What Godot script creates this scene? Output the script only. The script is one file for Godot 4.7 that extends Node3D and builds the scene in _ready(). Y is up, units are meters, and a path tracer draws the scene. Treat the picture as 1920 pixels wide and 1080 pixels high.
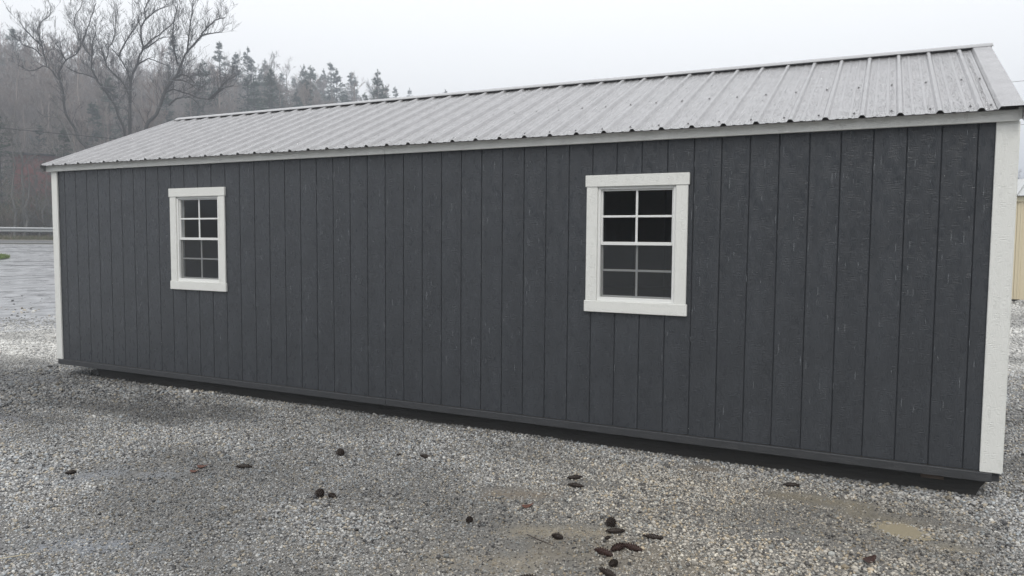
extends Node3D

# ------------------------------------------------------------------ camera facts used for level of detail only
const EYE := Vector3(8.9963, 1.7012, 5.7149)
const FACE_TOP := 2.475      # top of the siding below the fascia
const FACE_LOW := 0.2        # bottom of the siding
const LONG := 9.7536         # 32 ft
const DEEP := 3.6576         # 12 ft
const GROOVE := 0.2032       # 8 in between grooves
const RIB := 0.2286          # 9 in between roof ribs
const EAVE_Z := 0.112
const EAVE_Y := 2.537
const RIDGE_Y := 3.352
const RIDGE_Z := -1.8288

var rng := RandomNumberGenerator.new()
var lump := FastNoiseLite.new()
var names := {}
var M := {}


# ------------------------------------------------------------------ mesh helper
class Shape:
	var v := PackedVector3Array()
	var n := PackedVector3Array()
	var uv := PackedVector2Array()
	var c := PackedColorArray()
	var ix := PackedInt32Array()
	var tint := Color(1, 1, 1)
	var colored := false
	var uo := Vector2.ZERO

	func vert(p: Vector3, nn: Vector3, t: Vector2) -> int:
		v.append(p); n.append(nn); uv.append(t)
		if colored:
			c.append(tint)
		return v.size() - 1

	func tri3(a: int, b: int, d: int, out: Vector3) -> void:
		if (v[b] - v[a]).cross(v[d] - v[a]).dot(out) > 0.0:
			ix.append(a); ix.append(d); ix.append(b)
		else:
			ix.append(a); ix.append(b); ix.append(d)

	# flat quad, out = rough outward direction; the texture runs in metres on the dominant plane
	func quad(a: Vector3, b: Vector3, d: Vector3, e: Vector3, out: Vector3) -> void:
		var nn := (b - a).cross(d - a)
		if nn.length_squared() < 1e-16:
			nn = (d - a).cross(e - a)
		nn = nn.normalized()
		if nn.dot(out) < 0.0:
			nn = -nn
		var s := v.size()
		for p: Vector3 in [a, b, d, e]:
			vert(p, nn, flat_uv(p, nn))
		tri3(s, s + 1, s + 2, nn)
		tri3(s, s + 2, s + 3, nn)

	func face3(a: Vector3, b: Vector3, d: Vector3, out: Vector3) -> void:
		var nn := (b - a).cross(d - a).normalized()
		if nn.dot(out) < 0.0:
			nn = -nn
		var s := v.size()
		for p: Vector3 in [a, b, d]:
			vert(p, nn, flat_uv(p, nn))
		tri3(s, s + 1, s + 2, nn)

	func flat_uv(p: Vector3, nn: Vector3) -> Vector2:
		var q := nn.abs()
		if q.z >= q.x and q.z >= q.y:
			return Vector2(p.x, -p.y) + uo
		if q.x >= q.y:
			return Vector2(p.z, -p.y) + uo
		return Vector2(p.x, p.z) + uo

	# box with chamfered edges; b = chamfer; basis turns it
	func box(at: Vector3, size: Vector3, b := 0.0, basis := Basis()) -> void:
		var h := size / 2.0
		b = minf(b, minf(h.x, minf(h.y, h.z)) * 0.9)
		var g := h - Vector3(b, b, b)
		var ax := [Vector3.RIGHT, Vector3.UP, Vector3.BACK]
		for k in 3:
			var i := (k + 1) % 3
			var j := (k + 2) % 3
			for s: float in [-1.0, 1.0]:
				var f: Vector3 = ax[k] * h[k] * s
				var p: Vector3 = ax[i] * g[i]
				var q: Vector3 = ax[j] * g[j]
				quad(at + basis * (f - p - q), at + basis * (f + p - q), at + basis * (f + p + q), at + basis * (f - p + q), basis * (ax[k] * s))
				if b > 0.0:
					for t: float in [-1.0, 1.0]:
						var e: Vector3 = ax[k] * g[k] * s + ax[i] * h[i] * t
						var f2: Vector3 = ax[k] * h[k] * s + ax[i] * g[i] * t
						quad(at + basis * (f2 - q), at + basis * (f2 + q), at + basis * (e + q), at + basis * (e - q), basis * (ax[k] * s + ax[i] * t))
		if b > 0.0:
			for sx: float in [-1.0, 1.0]:
				for sy: float in [-1.0, 1.0]:
					for sz: float in [-1.0, 1.0]:
						face3(at + basis * Vector3(h.x * sx, g.y * sy, g.z * sz), at + basis * Vector3(g.x * sx, h.y * sy, g.z * sz), at + basis * Vector3(g.x * sx, g.y * sy, h.z * sz), basis * Vector3(sx, sy, sz))

	# from corner to corner
	func block(lo: Vector3, hi: Vector3, b := 0.0) -> void:
		box((lo + hi) / 2.0, hi - lo, b)

	# smooth tube along points
	func tube(pts: PackedVector3Array, rad: PackedFloat32Array, sides: int, cap := false) -> void:
		var count := pts.size()
		var side := Vector3.ZERO
		var first := v.size()
		var run := 0.0
		for i in count:
			var d := (pts[mini(i + 1, count - 1)] - pts[maxi(i - 1, 0)]).normalized()
			if side == Vector3.ZERO:
				side = d.cross(Vector3(0.31, 0.2, 0.93)).normalized()
			side = (side - d * side.dot(d)).normalized()
			var up := d.cross(side)
			if i > 0:
				run += pts[i].distance_to(pts[i - 1])
			for k in sides:
				var a := TAU * k / sides
				var o := side * cos(a) + up * sin(a)
				vert(pts[i] + o * rad[i], o, Vector2(float(k) / sides, run))
		for i in count - 1:
			for k in sides:
				var a := first + i * sides + k
				var b := first + i * sides + (k + 1) % sides
				tri3(a, b, b + sides, n[a] + n[b])
				tri3(a, b + sides, a + sides, n[a] + n[b])
		if cap:
			for end: int in [0, count - 1]:
				var out := (pts[end] - pts[1 if end == 0 else count - 2]).normalized()
				for k in range(1, sides - 1):
					face3(v[first + end * sides], v[first + end * sides + k], v[first + end * sides + k + 1], out)

	func lathe(profile: PackedVector2Array, sides: int, at := Vector3.ZERO, basis := Basis()) -> void:
		var first := v.size()
		for i in profile.size():
			var t := profile[mini(i + 1, profile.size() - 1)] - profile[maxi(i - 1, 0)]
			for k in sides:
				var a := TAU * k / sides
				var o := Vector3(cos(a), 0, sin(a))
				vert(at + basis * (o * profile[i].x + Vector3.UP * profile[i].y), basis * (o * t.y - Vector3.UP * t.x).normalized(), Vector2(float(k) / sides, profile[i].y))
		for i in profile.size() - 1:
			for k in sides:
				var a := first + i * sides + k
				var b := first + i * sides + (k + 1) % sides
				tri3(a, b, b + sides, n[a] + n[b + sides])
				tri3(a, b + sides, a + sides, n[a] + n[b + sides])

	func mesh(m: Material) -> ArrayMesh:
		var arr := []
		arr.resize(Mesh.ARRAY_MAX)
		arr[Mesh.ARRAY_VERTEX] = v
		arr[Mesh.ARRAY_NORMAL] = n
		arr[Mesh.ARRAY_TEX_UV] = uv
		if colored:
			arr[Mesh.ARRAY_COLOR] = c
		arr[Mesh.ARRAY_INDEX] = ix
		var am := ArrayMesh.new()
		am.add_surface_from_arrays(Mesh.PRIMITIVE_TRIANGLES, arr)
		if m:
			am.surface_set_material(0, m)
		return am


# ------------------------------------------------------------------ node helpers
func numbered(called: String) -> String:
	var k: int = names.get(called, 0)
	names[called] = k + 1
	return called if k == 0 else "%s_%03d" % [called, k]


func thing(called: String, label: String, category: String, at := Vector3.ZERO, turn := 0.0, group := "") -> Node3D:
	var o := Node3D.new()
	o.name = numbered(called)
	o.position = at
	o.rotation.y = turn
	add_child(o)
	tag(o, label, category, group)
	return o


func tag(o: Node, label: String, category := "", group := "", kind := "") -> void:
	if label:
		o.set_meta("label", label)
	if category:
		o.set_meta("category", category)
	if group:
		o.set_meta("group", group)
	if kind:
		o.set_meta("kind", kind)


func put(called: String, mesh: Mesh, parent: Node, at := Vector3.ZERO) -> MeshInstance3D:
	var o := MeshInstance3D.new()
	o.mesh = mesh
	o.position = at
	if parent == self:
		o.name = numbered(called)
		add_child(o)
	else:
		var k := 0
		var want := called
		while parent.has_node(want):
			k += 1
			want = "%s_%03d" % [called, k]
		o.name = want
		parent.add_child(o)
	return o


func part(called: String, s: Shape, m: Material, parent: Node, at := Vector3.ZERO) -> MeshInstance3D:
	return put(called, s.mesh(m), parent, at)


func many(called: String, label: String, category: String, mesh: Mesh, where: Array, tints: PackedColorArray, parent: Node = self) -> MultiMeshInstance3D:
	var mm := MultiMesh.new()
	mm.transform_format = MultiMesh.TRANSFORM_3D
	mm.use_colors = tints.size() > 0
	mm.mesh = mesh
	mm.instance_count = where.size()
	for i in where.size():
		mm.set_instance_transform(i, where[i])
		if tints.size():
			mm.set_instance_color(i, tints[i])
	var o := MultiMeshInstance3D.new()
	o.multimesh = mm
	o.name = numbered(called)
	parent.add_child(o)
	tag(o, label, category, "", "stuff")
	return o


# ------------------------------------------------------------------ materials
func lin(r: float, g: float, b: float) -> Color:
	return Color(r, g, b).linear_to_srgb()


func noise_tex(freq: float, octaves: int, lo: float, hi: float, size := 512, kind := FastNoiseLite.TYPE_SIMPLEX_SMOOTH, seed_ := 1) -> NoiseTexture2D:
	var f := FastNoiseLite.new()
	f.seed = seed_
	f.noise_type = kind
	f.frequency = freq
	f.fractal_octaves = octaves
	if kind == FastNoiseLite.TYPE_CELLULAR:
		f.fractal_type = FastNoiseLite.FRACTAL_NONE
		f.cellular_return_type = FastNoiseLite.RETURN_DISTANCE
	var t := NoiseTexture2D.new()
	t.width = size
	t.height = size
	t.seamless = true
	t.noise = f
	var g := Gradient.new()
	g.offsets = PackedFloat32Array([0.0, 1.0])
	g.colors = PackedColorArray([Color(lo, lo, lo), Color(hi, hi, hi)])
	t.color_ramp = g
	return t


func mat(color: Color, rough: float, spec := 0.5, metal := 0.0) -> StandardMaterial3D:
	var m := StandardMaterial3D.new()
	m.albedo_color = color
	m.roughness = rough
	m.metallic = metal
	m.metallic_specular = spec
	return m


func bumpy(m: StandardMaterial3D, t: Texture2D, depth: float, scale: Vector3, world := false) -> StandardMaterial3D:
	m.heightmap_enabled = true
	m.heightmap_texture = t
	m.heightmap_scale = depth
	m.uv1_scale = scale
	if world:
		m.uv1_triplanar = true
		m.uv1_world_triplanar = true
	return m


# embossed cedar grain of the siding: wavy cathedral lines along the board, cross ripples in patches
func grain_image() -> ImageTexture:
	var w := 512
	var h := 1024
	var im := Image.create(w, h, false, Image.FORMAT_RF)
	var a := FastNoiseLite.new(); a.seed = 5; a.frequency = 0.006; a.fractal_octaves = 2
	var b := FastNoiseLite.new(); b.seed = 8; b.frequency = 0.05; b.fractal_octaves = 2
	var d := FastNoiseLite.new(); d.seed = 12; d.frequency = 0.01; d.fractal_octaves = 3
	for y in h:
		for x in w:
			var fx := x / float(w)
			var warp := a.get_noise_2d(x * 1.6, y * 0.35) * 7.0
			var rings := sin((fx * 16.0 + warp) * TAU)
			var fine := b.get_noise_2d(x * 2.2, y * 0.22)
			var saw := b.get_noise_2d(x * 0.22 + 900.0, y * 2.4)
			var mask := clampf(d.get_noise_2d(x, y) * 3.0 + 0.35, 0.0, 1.0)
			var edge := minf(1.0, minf(minf(x, w - 1 - x), minf(y, h - 1 - y)) / 24.0)
			im.set_pixel(x, y, Color(0.5 + edge * (0.12 * rings * mask + 0.3 * fine * (1.0 - 0.5 * mask) + 0.42 * saw * mask), 0, 0))
	return ImageTexture.create_from_image(im)


func make_materials() -> void:
	var grain := grain_image()
	M.siding = bumpy(mat(lin(0.049, 0.054, 0.062), 0.5, 0.5), grain, 0.21, Vector3(2.2, 1.1, 1))
	M.siding.roughness_texture = noise_tex(0.012, 4, 0.35, 1.0, 512, FastNoiseLite.TYPE_SIMPLEX_SMOOTH, 41)
	M.siding.albedo_texture = noise_tex(0.006, 3, 0.9, 1.0, 256, FastNoiseLite.TYPE_SIMPLEX_SMOOTH, 42)
	M.run = mat(Color(0.62, 0.64, 0.66, 0.36), 0.3, 0.5)  # pale tint painted in, standing for bright streaks of falling rain
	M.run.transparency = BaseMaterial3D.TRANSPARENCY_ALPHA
	M.skirt = bumpy(mat(lin(0.041, 0.043, 0.047), 0.5, 0.5), grain, 0.2, Vector3(0.9, 3.0, 1))
	M.backing = mat(lin(0.035, 0.038, 0.045), 0.8, 0.3)
	M.trim = bumpy(mat(lin(0.79, 0.8, 0.775), 0.5, 0.4), grain, 0.3, Vector3(3.0, 1.4, 1))
	M.vinyl = mat(lin(0.8, 0.81, 0.8), 0.35, 0.5)
	M.grid = mat(lin(0.8, 0.81, 0.8), 0.35, 0.5)
	var drops := noise_tex(0.055, 1, 0.0, 1.0, 1024, FastNoiseLite.TYPE_CELLULAR, 3)
	M.roof = bumpy(mat(lin(0.4, 0.395, 0.4), 0.24, 0.5, 0.5), drops, 0.28, Vector3(1.1, 1.1, 1))
	M.roof.heightmap_flip_texture = true
	var blot := noise_tex(0.012, 4, 0.9, 1.0, 512, FastNoiseLite.TYPE_SIMPLEX_SMOOTH, 9)
	M.roof.albedo_texture = blot
	M.cap = mat(lin(0.38, 0.38, 0.385), 0.3, 0.5, 0.4)
	M.screw = mat(lin(0.1, 0.1, 0.105), 0.4, 0.5)
	M.lumber = bumpy(mat(lin(0.3, 0.22, 0.13), 0.8, 0.3), grain, 0.25, Vector3(2, 2, 1))
	M.dark_lumber = bumpy(mat(lin(0.05, 0.048, 0.045), 0.8, 0.3), grain, 0.3, Vector3(0.5, 3, 1))
	M.raw = bumpy(mat(lin(0.14, 0.105, 0.08), 0.8, 0.3), grain, 0.3, Vector3(0.5, 3, 1))
	M.glass = mat(Color(0.1, 0.11, 0.11, 0.03), 0.02, 0.5)
	M.glass.transparency = BaseMaterial3D.TRANSPARENCY_ALPHA
	M.screen = mat(Color(0.25, 0.26, 0.27, 0.5), 0.6, 0.3)
	M.screen.transparency = BaseMaterial3D.TRANSPARENCY_ALPHA
	M.water = mat(Color(1, 1, 1, 0.02), 0.02, 0.5)
	M.water.refraction_enabled = true
	M.water.refraction_scale = 0.033
	M.water.transparency = BaseMaterial3D.TRANSPARENCY_ALPHA
	# ground
	var sand := noise_tex(0.03, 5, 0.75, 1.0, 1024, FastNoiseLite.TYPE_SIMPLEX_SMOOTH, 21)
	var grit := noise_tex(0.16, 3, 0.0, 1.0, 1024, FastNoiseLite.TYPE_SIMPLEX_SMOOTH, 22)
	M.ground = bumpy(mat(Color.WHITE, 0.42, 0.5), grit, 1.2, Vector3(1.3, 1.3, 1.3), true)
	M.ground.albedo_texture = sand
	M.ground.vertex_color_use_as_albedo = true
	M.stone = mat(Color.WHITE, 0.38, 0.5)
	M.stone.vertex_color_use_as_albedo = true
	M.asphalt = bumpy(mat(lin(0.48, 0.49, 0.51), 0.38, 0.5), grit, 0.12, Vector3(0.3, 0.22, 0.22), true)
	M.asphalt.albedo_texture = noise_tex(0.014, 5, 0.66, 1.0, 512, FastNoiseLite.TYPE_SIMPLEX_SMOOTH, 31)
	M.asphalt.roughness_texture = noise_tex(0.008, 4, 0.6, 1.0, 512, FastNoiseLite.TYPE_SIMPLEX_SMOOTH, 33)
	M.tar = mat(lin(0.09, 0.09, 0.095), 0.5, 0.4)
	M.road = bumpy(mat(lin(0.085, 0.085, 0.088), 0.45, 0.5), grit, 0.3, Vector3(0.6, 0.6, 0.6), true)
	M.paint_white = mat(lin(0.6, 0.6, 0.58), 0.5)
	M.paint_yellow = mat(lin(0.5, 0.36, 0.06), 0.5)
	M.zinc = mat(lin(0.4, 0.41, 0.415), 0.45, 0.5, 0.4)
	M.post_wood = mat(lin(0.12, 0.1, 0.08), 0.8, 0.3)
	M.mud = bumpy(mat(lin(0.31, 0.27, 0.19), 0.12, 0.5), grit, 0.05, Vector3(1.0, 1.0, 1.0), true)
	# plants
	M.bark = bumpy(mat(lin(0.085, 0.08, 0.075), 0.75, 0.3), grit, 0.8, Vector3(1, 1, 1))
	M.bark_dark = bumpy(mat(lin(0.046, 0.043, 0.041), 0.7, 0.35), grit, 0.8, Vector3(1, 1, 1))
	M.bark_grey = bumpy(mat(lin(0.15, 0.145, 0.135), 0.75, 0.3), grit, 0.8, Vector3(1, 1, 1))
	M.far_bark = mat(Color.WHITE, 0.85, 0.2)
	M.far_bark.vertex_color_use_as_albedo = true
	M.needle = mat(Color.WHITE, 0.75, 0.25)
	M.needle.vertex_color_use_as_albedo = true
	M.blade = mat(Color.WHITE, 0.6, 0.3)
	M.blade.vertex_color_use_as_albedo = true
	M.cone = mat(lin(0.03, 0.021, 0.016), 0.5, 0.4)
	M.cone_red = mat(lin(0.045, 0.023, 0.018), 0.5, 0.4)
	M.leaf = mat(lin(0.12, 0.058, 0.042), 0.5, 0.4)
	M.straw = mat(lin(0.5, 0.45, 0.33), 0.6, 0.3)
	M.cream = mat(lin(0.68, 0.6, 0.43), 0.5, 0.4)
	M.cream_trim = mat(lin(0.7, 0.64, 0.47), 0.5, 0.4)
	M.grey_roof = mat(lin(0.4, 0.41, 0.41), 0.35, 0.5)
	M.red = bumpy(mat(lin(0.17, 0.062, 0.055), 0.7, 0.3), grit, 0.4, Vector3(1, 1, 1))
	M.rust_roof = mat(lin(0.05, 0.045, 0.045), 0.6, 0.4)
	M.wire = mat(lin(0.02, 0.02, 0.02), 0.5, 0.4)
	M.wire_pale = mat(lin(0.3, 0.31, 0.32), 0.4, 0.5, 0.3)


# ------------------------------------------------------------------ the lie of the land
func along(x: float, z: float) -> float:            # metres from the camera towards the road
	return (x - EYE.x) * -0.866 + (z - EYE.z) * -0.5


func crest(azimuth: float) -> float:                 # height of the wooded hill, by the direction it is seen in (degrees left of north)
	var at := [-180.0, -60.0, -8.0, 10.0, 24.0, 34.0, 43.0, 50.0, 61.0, 80.0, 130.0, 180.0]
	var up := [8.0, 10.0, 15.0, 12.0, 13.0, 17.0, 20.5, 20.0, 20.0, 21.0, 16.0, 8.0]
	for i in at.size() - 1:
		if azimuth <= at[i + 1]:
			var t: float = clampf((azimuth - at[i]) / (at[i + 1] - at[i]), 0.0, 1.0)
			return lerpf(up[i], up[i + 1], t)
	return 8.0


func land(x: float, z: float) -> float:
	var u := along(x, z)
	var t := clampf((u - 15.0) / 33.0, 0.0, 1.0)
	var y := 1.45 * (t * 0.75 + 0.25 * t * t * (3.0 - 2.0 * t))
	var az := rad_to_deg(atan2(-(x - EYE.x), -(z - EYE.z)))
	if u > 60.0:
		y += (crest(az) - 2.0) * pow(clampf((u - 62.0) / 90.0, 0.0, 1.0), 1.2) + lump.get_noise_2d(x * 0.6, z * 0.6) * 1.6 * smoothstep(62.0, 90.0, u)
	elif u > 55.0:
		y -= 0.5 * smoothstep(55.5, 60.0, u)
	if u > 60.0:
		y -= 0.5
	# the yard climbs a little towards the cream shed on the right
	y += 0.72 * smoothstep(-4.0, -14.0, z) * smoothstep(8.0, 14.0, x)
	var near := Vector2(x - EYE.x, z - EYE.z).length()
	if near < 30.0 and u < 16.0:
		y += lump.get_noise_2d(x * 6.0, z * 6.0) * 0.012 + lump.get_noise_2d(x * 1.5, z * 1.5) * 0.01
	return y


# smooth sandy or wet places in the gravel: centre x, z, radii, turn, share of stones left, colour
const PATCHES := [  # wet ones have bluish sky reflection painted into their colour
	[7.45, 1.72, 0.36, 0.1, 0.35, 0.45, Color(0.52, 0.46, 0.36)],
	[7.22, 0.88, 0.24, 0.07, 0.3, 0.4, Color(0.48, 0.39, 0.29)],
	[7.88, 0.16, 0.2, 0.06, 0.2, 0.25, Color(0.49, 0.41, 0.32)],
	[7.1, 2.35, 0.4, 0.12, 0.3, 0.6, Color(0.48, 0.43, 0.35)],
	[8.7, 0.5, 0.35, 0.1, 0.0, 0.25, Color(0.43, 0.38, 0.29)],
	[9.2, 0.6, 0.4, 0.1, 0.1, 0.25, Color(0.39, 0.35, 0.28)],
	[9.17, 0.82, 0.1, 0.075, 0.1, 0.0, Color(0.43, 0.36, 0.23)],
	[9.45, 0.95, 0.16, 0.08, 0.1, 0.2, Color(0.49, 0.43, 0.32)],
	[4.1, 2.3, 0.6, 0.1, 0.5, 0.6, Color(0.43, 0.45, 0.48)],
	[3.1, 2.5, 0.6, 0.1, 0.4, 0.6, Color(0.43, 0.45, 0.48)],
	[5.1, 3.15, 0.4, 0.09, 0.45, 0.6, Color(0.43, 0.46, 0.51)],
	[1.4, 1.9, 0.8, 0.18, 0.4, 0.6, Color(0.48, 0.49, 0.54)],
	[-0.3, 0.5, 1.2, 0.25, 0.5, 0.6, Color(0.43, 0.45, 0.49)],
	[6.9, 1.3, 0.35, 0.1, 0.2, 0.45, Color(0.42, 0.36, 0.29)],
	[7.9, 1.9, 0.5, 0.2, 0.2, 0.75, Color(0.38, 0.34, 0.28)],
]


func patch_share(x: float, z: float, i: int) -> float:     # 1 in the middle of a patch, 0 outside
	var q: Array = PATCHES[i]
	var dx: float = x - q[0]
	var dz: float = z - q[1]
	if absf(dx) > 2.0 or absf(dz) > 2.0:
		return 0.0
	var a: float = q[4]
	var p := Vector2((dx * cos(a) - dz * sin(a)) / q[2], (dx * sin(a) + dz * cos(a)) / q[3]).length()
	p += lump.get_noise_2d(x * 40.0, z * 40.0) * 0.5
	return 1.0 - smoothstep(0.75, 1.3, p)


func _ready() -> void:
	rng.seed = 77
	lump.seed = 4
	lump.frequency = 0.05
	lump.fractal_octaves = 3
	# ---- camera
	var cam := Camera3D.new()
	cam.name = "camera"
	cam.position = EYE
	cam.basis = Basis(Vector3.UP, 0.4564) * Basis(Vector3.RIGHT, -0.0651) * Basis(Vector3.BACK, 0.0078)
	cam.fov = 42.23
	cam.near = 0.1
	cam.far = 2500.0
	add_child(cam)
	cam.current = true
	# ---- overcast sky, rain haze
	var sky_mat := ProceduralSkyMaterial.new()
	sky_mat.sky_horizon_color = lin(0.795, 0.802, 0.812)
	sky_mat.sky_top_color = lin(0.98, 1.0, 1.03)
	sky_mat.sky_curve = 0.35
	sky_mat.sky_energy_multiplier = 1.0
	sky_mat.ground_horizon_color = lin(0.3, 0.3, 0.3)
	sky_mat.ground_bottom_color = lin(0.2, 0.2, 0.19)
	var sky := Sky.new()
	sky.sky_material = sky_mat
	var env := Environment.new()
	env.background_mode = Environment.BG_SKY
	env.sky = sky
	env.background_energy_multiplier = 1.06
	env.tonemap_mode = Environment.TONE_MAPPER_LINEAR
	env.tonemap_exposure = 1.4
	env.fog_enabled = true
	env.fog_density = 0.0037
	env.fog_light_color = Color(0.88, 0.91, 0.95)
	env.sdfgi_enabled = true
	env.ssao_enabled = true
	env.ssil_enabled = true
	var we := WorldEnvironment.new()
	we.name = "world_environment"
	we.environment = env
	add_child(we)
	var sun := DirectionalLight3D.new()
	sun.name = "veiled_sun"
	sun.light_energy = 0.43
	sun.light_color = Color(1.0, 0.985, 0.96)
	sun.light_angular_distance = 25.0
	sun.shadow_enabled = true
	sun.rotation = Vector3(deg_to_rad(-50), deg_to_rad(24), 0)
	add_child(sun)

	make_materials()
	build_land()
	build_paving()
	build_shed()
	build_right_side()
	build_woods()
	build_road_edge()
	build_gravel()
	build_litter()


# ------------------------------------------------------------------ ground sheets
# the low wet ground round the left end of the shed
func damp_corner(x: float, z: float) -> float:
	var p := Vector2((x - 0.3) / 3.6, (z - 0.55) / 1.25).length() + lump.get_noise_2d(x * 10.0, z * 22.0) * 0.7
	return 1.0 - smoothstep(0.45, 1.15, p)


func ground_color(x: float, z: float) -> Color:
	var u := along(x, z)
	var c := Color(0.33, 0.32, 0.3)
	for i in PATCHES.size():
		var s := patch_share(x, z, i)
		if s > 0.0:
			c = c.lerp(PATCHES[i][6], s)
	c *= 1.0 - 0.5 * damp_corner(x, z)
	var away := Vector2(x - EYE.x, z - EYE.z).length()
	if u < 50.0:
		c = c.lerp(Color(0.45, 0.445, 0.43), 0.8 * smoothstep(10.6, 12.6, away))  # paler far out: newer gravel, with grazing sky sheen painted in
	if u > 43.0:
		c = c.lerp(Color(0.085, 0.08, 0.05), smoothstep(43.0, 44.0, u))
	if u > 60.0:
		c = c.lerp(Color(0.075, 0.062, 0.048), smoothstep(58.0, 66.0, u))
	return c


func build_land() -> void:
	var s := Shape.new()
	s.colored = true
	var sectors := 300
	var radii := PackedFloat32Array([0.0])
	var r := 0.6
	while r < 640.0:
		radii.append(r)
		r *= 1.035
	for i in radii.size():
		for k in sectors:
			var a := TAU * k / sectors
			var x := EYE.x + radii[i] * cos(a)
			var z := EYE.z + radii[i] * sin(a)
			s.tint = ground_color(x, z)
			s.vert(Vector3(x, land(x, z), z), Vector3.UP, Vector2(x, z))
	for i in radii.size() - 1:
		for k in sectors:
			var a := i * sectors + k
			var b := i * sectors + (k + 1) % sectors
			s.tri3(a, b, b + sectors, Vector3.UP)
			if i > 0:
				s.tri3(a, b + sectors, a + sectors, Vector3.UP)
	smooth(s)
	var o := part("ground", s, M.ground, self)
	tag(o, "gravel yard that rises to the road and the wooded hill", "", "", "structure")


func smooth(s: Shape) -> void:
	var n := PackedVector3Array()
	n.resize(s.v.size())
	for i in range(0, s.ix.size(), 3):
		var a := s.ix[i]
		var b := s.ix[i + 1]
		var d := s.ix[i + 2]
		var f := (s.v[d] - s.v[a]).cross(s.v[b] - s.v[a])
		n[a] += f; n[b] += f; n[d] += f
	for i in n.size():
		n[i] = n[i].normalized() if n[i].length_squared() > 0.0 else Vector3.UP
	s.n = n


# a point of the land by distance towards the road (u) and across (w, to the right as seen from the yard)
func road_point(u: float, w: float, up := 0.0) -> Vector3:
	var x := EYE.x - 0.866 * u + 0.5 * w
	var z := EYE.z - 0.5 * u - 0.866 * w
	return Vector3(x, land(x, z) + up, z)


func sheet(us: PackedFloat32Array, ws: PackedFloat32Array, up: float, ragged := 0.0) -> Shape:
	var s := Shape.new()
	for i in us.size():
		for k in ws.size():
			var u := us[i]
			if i == 0 and ragged > 0.0:
				u += lump.get_noise_2d(ws[k] * 9.0, 3.0) * ragged
			var p := road_point(u, ws[k], up)
			s.vert(p, Vector3.UP, Vector2(p.x, p.z))
	for i in us.size() - 1:
		for k in ws.size() - 1:
			var a := i * ws.size() + k
			s.tri3(a, a + 1, a + ws.size() + 1, Vector3.UP)
			s.tri3(a, a + ws.size() + 1, a + ws.size(), Vector3.UP)
	smooth(s)
	return s


func steps(a: float, b: float, count: int) -> PackedFloat32Array:
	var out := PackedFloat32Array()
	for i in count + 1:
		out.append(lerpf(a, b, i / float(count)))
	return out


func build_paving() -> void:
	var o := part("asphalt_apron", sheet(steps(15.7, 43.0, 60), steps(-40, 9, 98), 0.01, 0.35), M.asphalt, self)
	tag(o, "wet asphalt turn-in between the gravel and the road", "", "", "structure")
	o = part("road", sheet(steps(44.2, 51.0, 10), steps(-200, 300, 160), 0.02), M.road, self)
	tag(o, "two lane road at the foot of the wooded hill", "", "", "structure")
	for e in [[44.55, 0.13, "white", "near"], [50.6, 0.13, "white", "far"], [47.55, 0.1, "yellow", "middle"]]:
		o = part("road_line", sheet(PackedFloat32Array([e[0], e[0] + e[1]]), steps(-200, 300, 160), 0.026), M.paint_white if e[2] == "white" else M.paint_yellow, self)
		tag(o, "%s painted line along the %s of the road" % [e[2], e[3]], "", "", "structure")
	# dark cracks and sealed seams in the asphalt: thin strips lying on it
	var seams := [
		[[22.0, -7.0], [23.0, -5.0], [24.5, -2.0], [26.0, 0.5], [27.5, 4.0]],
		[[20.5, -6.0], [21.2, -4.0], [22.0, -2.5], [22.3, -0.5], [22.6, 2.0]],
		[[19.8, -3.4], [20.4, -2.4], [21.0, -1.2], [21.4, 0.8]],
		[[26.2, -9.0], [26.6, -5.0], [26.3, -2.0], [26.8, 3.0]],
		[[29.0, -12.0], [29.6, -7.0], [30.8, -3.0], [30.4, 1.0], [31.0, 5.0]],
		[[31.6, -10.0], [32.4, -5.0], [32.0, 0.0], [32.8, 6.0]],
		[[37.5, -14.0], [38.0, -9.0], [37.2, -4.0], [37.6, 1.0], [36.8, 7.0]],
		[[40.0, -12.0], [40.4, -5.0], [40.8, 2.0], [40.2, 8.0]],
		[[18.4, -7.5], [18.9, -5.4], [18.7, -3.9]],
	]
	for k in seams.size():
		var q: Array = seams[k]
		var s := Shape.new()
		var line: Array[Vector2] = []
		for i in q.size() - 1:
			for t in 10:
				var f := t / 10.0
				line.append(Vector2(lerpf(q[i][0], q[i + 1][0], f), lerpf(q[i][1], q[i + 1][1], f)) + Vector2(rng.randf_range(-0.14, 0.14), rng.randf_range(-0.1, 0.1)))
		for i in line.size() - 1:
			var wide := rng.randf_range(0.006, 0.04) * (2.2 if line[i].x > 28 else 1.0)
			s.quad(road_point(line[i].x - wide, line[i].y, 0.015), road_point(line[i + 1].x - wide, line[i + 1].y, 0.015), road_point(line[i + 1].x + wide, line[i + 1].y, 0.015), road_point(line[i].x + wide, line[i].y, 0.015), Vector3.UP)
		o = part("asphalt_crack", s, M.tar, self)
		tag(o, "dark crack across the wet asphalt", "", "", "structure")
	# muddy puddle
	var s := Shape.new()
	var rim: Array[Vector3] = []
	for k in 40:
		var a := TAU * k / 40
		var f := 1.0 + 0.3 * lump.get_noise_2d(cos(a) * 9.0, sin(a) * 9.0 + 70.0)
		rim.append(Vector3(9.17 + cos(a) * 0.155 * f + sin(a) * 0.03, land(9.17, 0.83) + 0.004, 0.83 + sin(a) * 0.125 * f))
	for k in 40:
		s.face3(Vector3(9.17, land(9.17, 0.83) + 0.004, 0.83), rim[k], rim[(k + 1) % 40], Vector3.UP)
	o = part("puddle", s, M.mud, self)
	tag(o, "small muddy tan puddle in the gravel near the right end of the shed", "", "", "structure")


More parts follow.
